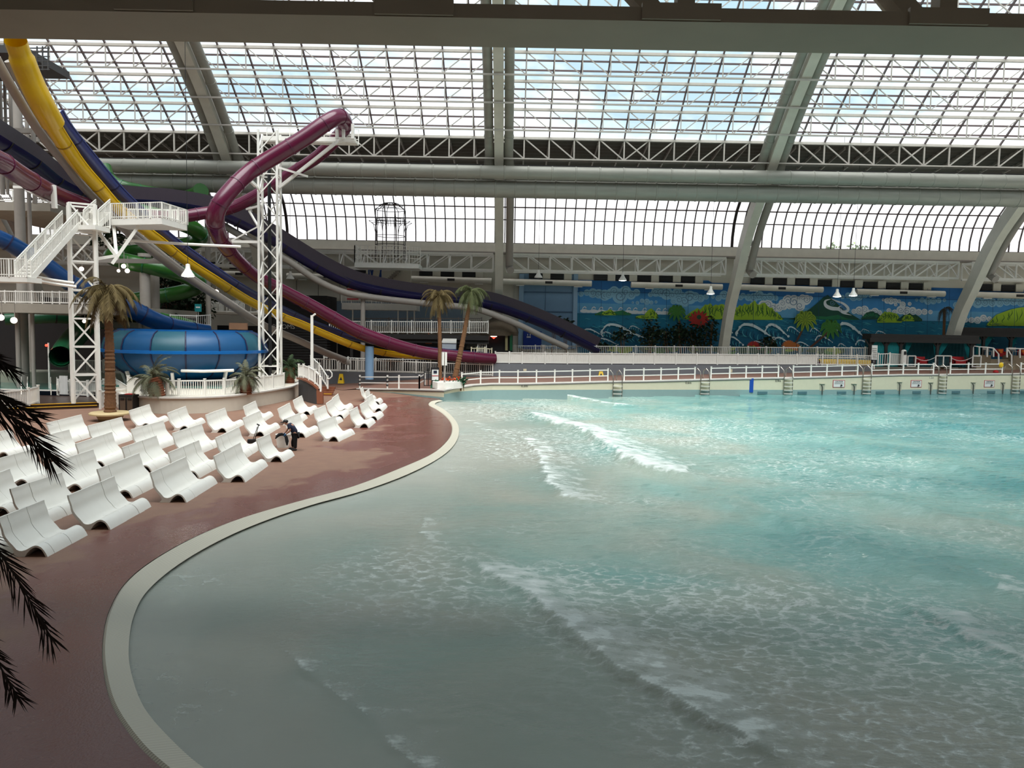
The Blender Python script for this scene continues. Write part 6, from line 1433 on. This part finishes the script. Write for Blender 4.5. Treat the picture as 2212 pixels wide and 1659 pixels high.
# real planting in front of the mural
for i, (px, py, rx, rz, n) in enumerate(((1345,722,1.4,.9,160),(1405,722,1.2,2.0,330),(1448,728,2.0,1.4,330),(1475,712,1.4,.9,160),(1508,730,2.4,1.7,450),(1536,706,1.2,1.3,140),(1300,748,1.5,.6,160),(1660,740,1.2,.9,140),(1195,690,.9,.5,60),(1225,694,.9,.4,60))):
    p = P(px, py, 91); foliage(['dark leafy plant in front of the painted wave, left','tall dark shrub in front of the mural left of the painted palm','wide dark shrub at the painted palm trunk','airy dark foliage right of the painted palm','biggest dark shrub left of the arch foot','bare twiggy fronds against the arch foot','low dark plant at the foot of the indigo slide','small dark shrub right of the arch foot','sparse plant tips above the indigo slide, left','sparse plant tips above the indigo slide, right'][i], tuple(p), (rx,.6,rz), n, s=.5, seed=100+i, group='real shrubs before the mural', m=LEAF, drop=max(.6, P(px,py,91).z-rz-2.0))
# trees outside behind the milky glass
for i, px in enumerate((1795,1842,1868,1892)):
    p = P(px, 533, 99); t = foliage(['tallest pale tree seen outside through the window band','pale green tree outside, second from left','pale green tree outside, third from left','smallest pale tree outside at the right'][i], (p.x,99,p.z-.9), (1.3-.15*i,1,1.7-.3*i), 150, s=.5, name='outdoor_tree', cat='tree', seed=130+i, drop=p.z-1.7, m=mat('spring_leaf',(120,150,60),.8), group='trees outside the windows')
q = MB(); q.box((20,112,-.1),(180,34,.2)); q.build('floor', mat('outdoor_ground',(110,112,90),.9), kind='structure')
# ============================================================ WHITE SIGN, CABANAS
t = thing('info_board', 'tall white rules sign above a black notice at the fourth ladder railing', 'sign', tuple(P(1890,792,82)))
for (x0,y0,x1,y1,m_,nm_) in ((1882.5,746,1896,777,SGW,'white_board'),(1881.5,777,1893.5,788,INK,'black_notice')): wq(nm_, x0, y0, x1, y1, 82, m_, .08, parent=t, kind=None)
for k in range(6): wq('printed_line', 1885, 752+k*4, 1894, 753+k*4, 81.95, GREYC, .03, parent=t, kind=None)
q = MB(); q.bar(P(1888,797,82.1),P(1888,747,82.1),.1); q.build('post', STEELW, t)
text('!', .5, P(1887.5,782.5,81.9), SGW, t)
for lab, X0_, X1_, yt, yr, yb, Yc, posts, zfl in (('left cabana with dark roof and teal curtains behind the pool railing',1876,2108,718,732,792,86.3,(1880,1914,1946,2025,2098),2.5),('right cabana with dark roof and teal curtains up the steps',2072,2300,704,720,772,91,(2124,2183,2240),3.4)):
    a = P(X0_, yb, Yc); b = P(X1_, yb, Yc); zr = P(X0_, yr, Yc).z; ztp = P((X0_+X1_)/2, yt, Yc).z; t = thing('cabana', lab, 'cabana', (a.x, Yc, zfl), group='poolside cabanas')
    q = MB(); dq = 2.2 if X0_ == 1876 else 3.6; q.box(((a.x+b.x)/2,Yc+dq/2-.3,(zr+ztp)/2-.15),(b.x-a.x,dq,(ztp-zr)*.75)); q.build('roof', DARK, t)
    q = MB(); q.box(((a.x+b.x)/2,Yc-.3,zr-.1),(b.x-a.x+.3,.2,.5)); q.build('fascia_beam', DARK, t)
    for px in posts: x = P(px,740,Yc).x; q = MB(); q.box((x,Yc,(zr+zfl)/2),(.3,.3,zr-zfl)); q.bar((x,Yc,zr-.9),(x-.6,Yc,zr-.1),.15); q.bar((x,Yc,zr-.9),(x+.6,Yc,zr-.1),.15); q.build('post', DARK, t)
    q = MB(); n = 60; vs = []
    for k in range(n+1): x = a.x+.2+(b.x-a.x-.4)*k/n; y = Yc+dq-.6+.08*(k % 2); vs += [(x,y,zfl),(x,y,zr)]
    q.add(vs, [(2*k,2*k+2,2*k+3,2*k+1) for k in range(n)]); q.build('back_curtain', TEALD, t)
    def curt(px0, px1, pl, pr, front=.02):
        q = MB(); n = 14; vs = []
        for k in range(n+1):
            f = k/n; xt = P(px0+(px1-px0)*f,740,Yc).x; xb = P(pl+(pr-pl)*f,740,Yc).x; y = Yc+front+.07*(k % 2)
            for s_ in range(5):
                g_ = s_/4; xx = xt+(xb-xt)*(g_**1.4 if pl != px0 or pr != px1 else g_); vs.append((xx,y,zr+(zfl+ (.0 if abs(pr-pl) > 8 else 1.2)-zr)*g_))
        q.add(vs, [(5*k+s_,5*k+5+s_,5*k+6+s_,5*k+1+s_) for k in range(n) for s_ in range(4)]); q.build('curtain', TEALC, t)
    if X0_ == 1876: curt(1884,1912,1884,1912); curt(1916,1944,1916,1944); curt(1959,1972,1951,1956); curt(2015,2024,2022,2025); curt(2034,2050,2027,2030); curt(2082,2100,2092,2097)
    else: curt(2110,2120,2110,2120); curt(2130,2146,2125,2128); curt(2188,2198,2185,2187)
for i, (x0, x1, y0, y1, Y, lab) in enumerate(((1981,2003,771,785,86.5,'red sofa in the left cabana, left'),(2058,2088,771,786,86.5,'red sofa in the left cabana, right'),(2155,2174,754,770,90,'red and orange cushioned seat in the right cabana'),(2205,2230,756,772,90,'orange-red seat at the right edge of the upper cabana'))):
    a = P(x0,y1,Y); b = P(x1,y0,Y); w = b.x-a.x; h = b.z-a.z; t = thing('sofa', lab, 'sofa', tuple(a), group='red cabana seats')
    q = MB(); q.box((a.x+w/2,Y+.2,a.z+h*.22),(w,.9,h*.45)); q.build('seat', RED, t); q = MB(); q.box((a.x+w/2,Y+.6,a.z+h*.5),(w,.22,h)); q.build('backrest', RED, t)
    for f in (.06,.94): q = MB(); q.box((a.x+w*f,Y+.2,a.z+h*.33),(w*.1,.9,h*.66)); q.build('armrest', RED, t)
    if i >= 2: q = MB(); q.box((a.x+w*.5,Y+.35,a.z+h*.7),(w*.5,.15,h*.5)); q.build('orange_cushion', mat('orange_cushion',(214,120,40),.8), t)
for i, (x0, x1, y0, y1, Y) in enumerate(((1960,1978,769,792,86),(2020,2055,769,792,86),(2100,2119,769,793,86))):
    a = P(x0,y1,Y); b = P(x1,y0,Y); t = thing('glass_screen', ['small framed glass screen right of the life vest post','framed glass screen between the two red sofas','framed glass screen right of the right red sofa'][i], 'screen', tuple(a), group='framed glass screens by the cabanas')
    q = MB()
    for x in ((a.x,b.x) if i != 1 else (a.x,(a.x+b.x)/2,b.x)): q.bar((x,Y,a.z),(x,Y,b.z),.12)
    q.bar((a.x,Y,b.z),(b.x,Y,b.z),.12); q.bar((a.x,Y,a.z+.05),(b.x,Y,a.z+.05),.1); q.build('frame', WHITE, t); q = MB(); q.box(((a.x+b.x)/2,Y,(a.z+b.z)/2),(b.x-a.x,.03,b.z-a.z-.15)); q.build('glass', GLASSM, t)
for x0, y0, x1, y1, lab in ((1978,773,2020,772,'rope between the first and second glass screen'),(2055,774,2100,772,'rope between the second and third glass screen')):
    a = P(x0,y0,86); b = P(x1,y1,86); q = MB(); q.tube([a.lerp(b,k/10)-V(0,0,.35*math.sin(PI*k/10)) for k in range(11)], .035, 5); o = q.build('rope', SGW); o['label'] = 'white sagging '+lab; o['category'] = 'rope'
# steps and glass railings to the upper cabana
q = MB()
for k in range(5): p = P(2150,793-k*4.5,87.0+k*.45); q.box((p.x,87.2+k*.45,p.z-.3),(4.6,.6,.5))
o = q.build('steps', mat('tan_steps',(150,134,110),.8)); o['label'] = 'tan steps leading up to the right cabana'; o['category'] = 'steps'
q = MB(); q.box((P(2118,740,88).x,88.9,3.0),(2.6,2,2.0)); q.build('wall_terrace', mat('tan_wall',(136,120,98),.8), kind='structure'); q = MB(); q.box((P(2228,740,88).x,88.9,3.0),(4.2,2,2.0)); q.build('wall_terrace', MATS['tan_wall'], kind='structure')
for lab, pts in (('white glass railing on the left of the cabana steps',[(2102,769,747),(2115,770,749),(2132,771,750),(2146,771,752),(2157,787,765)]),('white glass railing on the right of the cabana steps',[(2185,790,768),(2175,772,752),(2203,773,753),(2240,773,753)])):
    t = thing('glass_railing', lab, 'railing', tuple(P(pts[0][0],pts[0][1],87)), group='glass railings at the cabana steps')
    for x, yb, yt_ in pts: q = MB(); q.bar(P(x,yb,87),P(x,yt_,87),.13); q.build('post', WHITE, t)
    q = MB()
    for (x,_,y_),(x2_,_,y2_) in zip(pts[:-1],pts[1:]): q.bar(P(x,y_,87),P(x2_,y2_,87),.11)
    q.build('top_rail', WHITE, t)
for i, px in enumerate((2132,2190)):
    p = P(px,766,88.5); p.z = 4.0; t = thing('terrace_table_set', ['pale metal chair on the left of the upper terrace','pale metal chair on the right of the upper terrace'][i], 'chair', tuple(p), group='pale metal terrace chairs'); t.name = 'metal_chair'
    q = MB()
    for dx in (-.35,.35):
        for dy in (-.3,.3): q.bar((p.x+dx,p.y+dy,p.z),(p.x+dx,p.y+dy,p.z+(.5 if dy < 0 else 1.0)),.06)
    q.build('legs', GREYC, t); q = MB(); q.box((p.x,p.y,p.z+.5),(.8,.7,.06)); q.build('seat', GREYC, t); q = MB(); q.box((p.x,p.y+.3,p.z+.8),(.8,.05,.35)); q.build('backrest', GREYC, t)
p = P(1951,788,85); t = thing('shower_post', 'white post with rounded head between sign and cabana', 'post', tuple(p)); q = MB(); q.cyl(p, (p.x,p.y,P(1951,766,85).z), .33, 16); q.build('base_box', WHITE, t, smooth=True)
q = MB(); q.cyl((p.x,p.y,P(1951,768,85).z),(p.x,p.y,P(1951,759,85).z),.28,16); q.ell((p.x,p.y,P(1951,759,85).z),(.28,.28,.22),14,8); q.build('head', WHITE, t, smooth=True); q = MB(); q.box((p.x,p.y-.27,P(1951,763,85).z),(.25,.1,.45)); q.build('black_panel', BLACK, t)
fence('angled white picket fence between the rules sign and the cabana', FPx([(1896,790,84),(1921,789,84),(1948,790,86)]), 1.35, pick=.22)
p = P(2151,804,82); q = MB(); q.ell(p,(.28,.28,.24),14,8); o = q.build('red_ball', RED, smooth=True); o['label'] = 'red rounded object on the deck behind the pool railing'; o['category'] = 'ball'
p = coping(2157,.5); q = MB(); q.ell((p.x,p.y-.1,p.z+.95),(.25,.12,.3),12,8); o = q.build('yellow_bag', YS, smooth=True); o['label'] = 'small yellow bag hung on a railing post at right'; o['category'] = 'bag'
p = P(1265/1,740,78) if 0 else P(1134,799,76.9); q = MB(); q.box(p,(.33,.1,.22)); o = q.build('junction_box', CREAM); o['label'] = 'small cream box on the grey wall above the 0.3m mark'; o['category'] = 'box'
p = P(1579,801,80.6); q = MB(); q.box(p,(.27,.1,.35)); o = q.build('junction_box', CREAM); o['label'] = 'small cream box on the grey wall behind the blue stripe railing'; o['category'] = 'box'
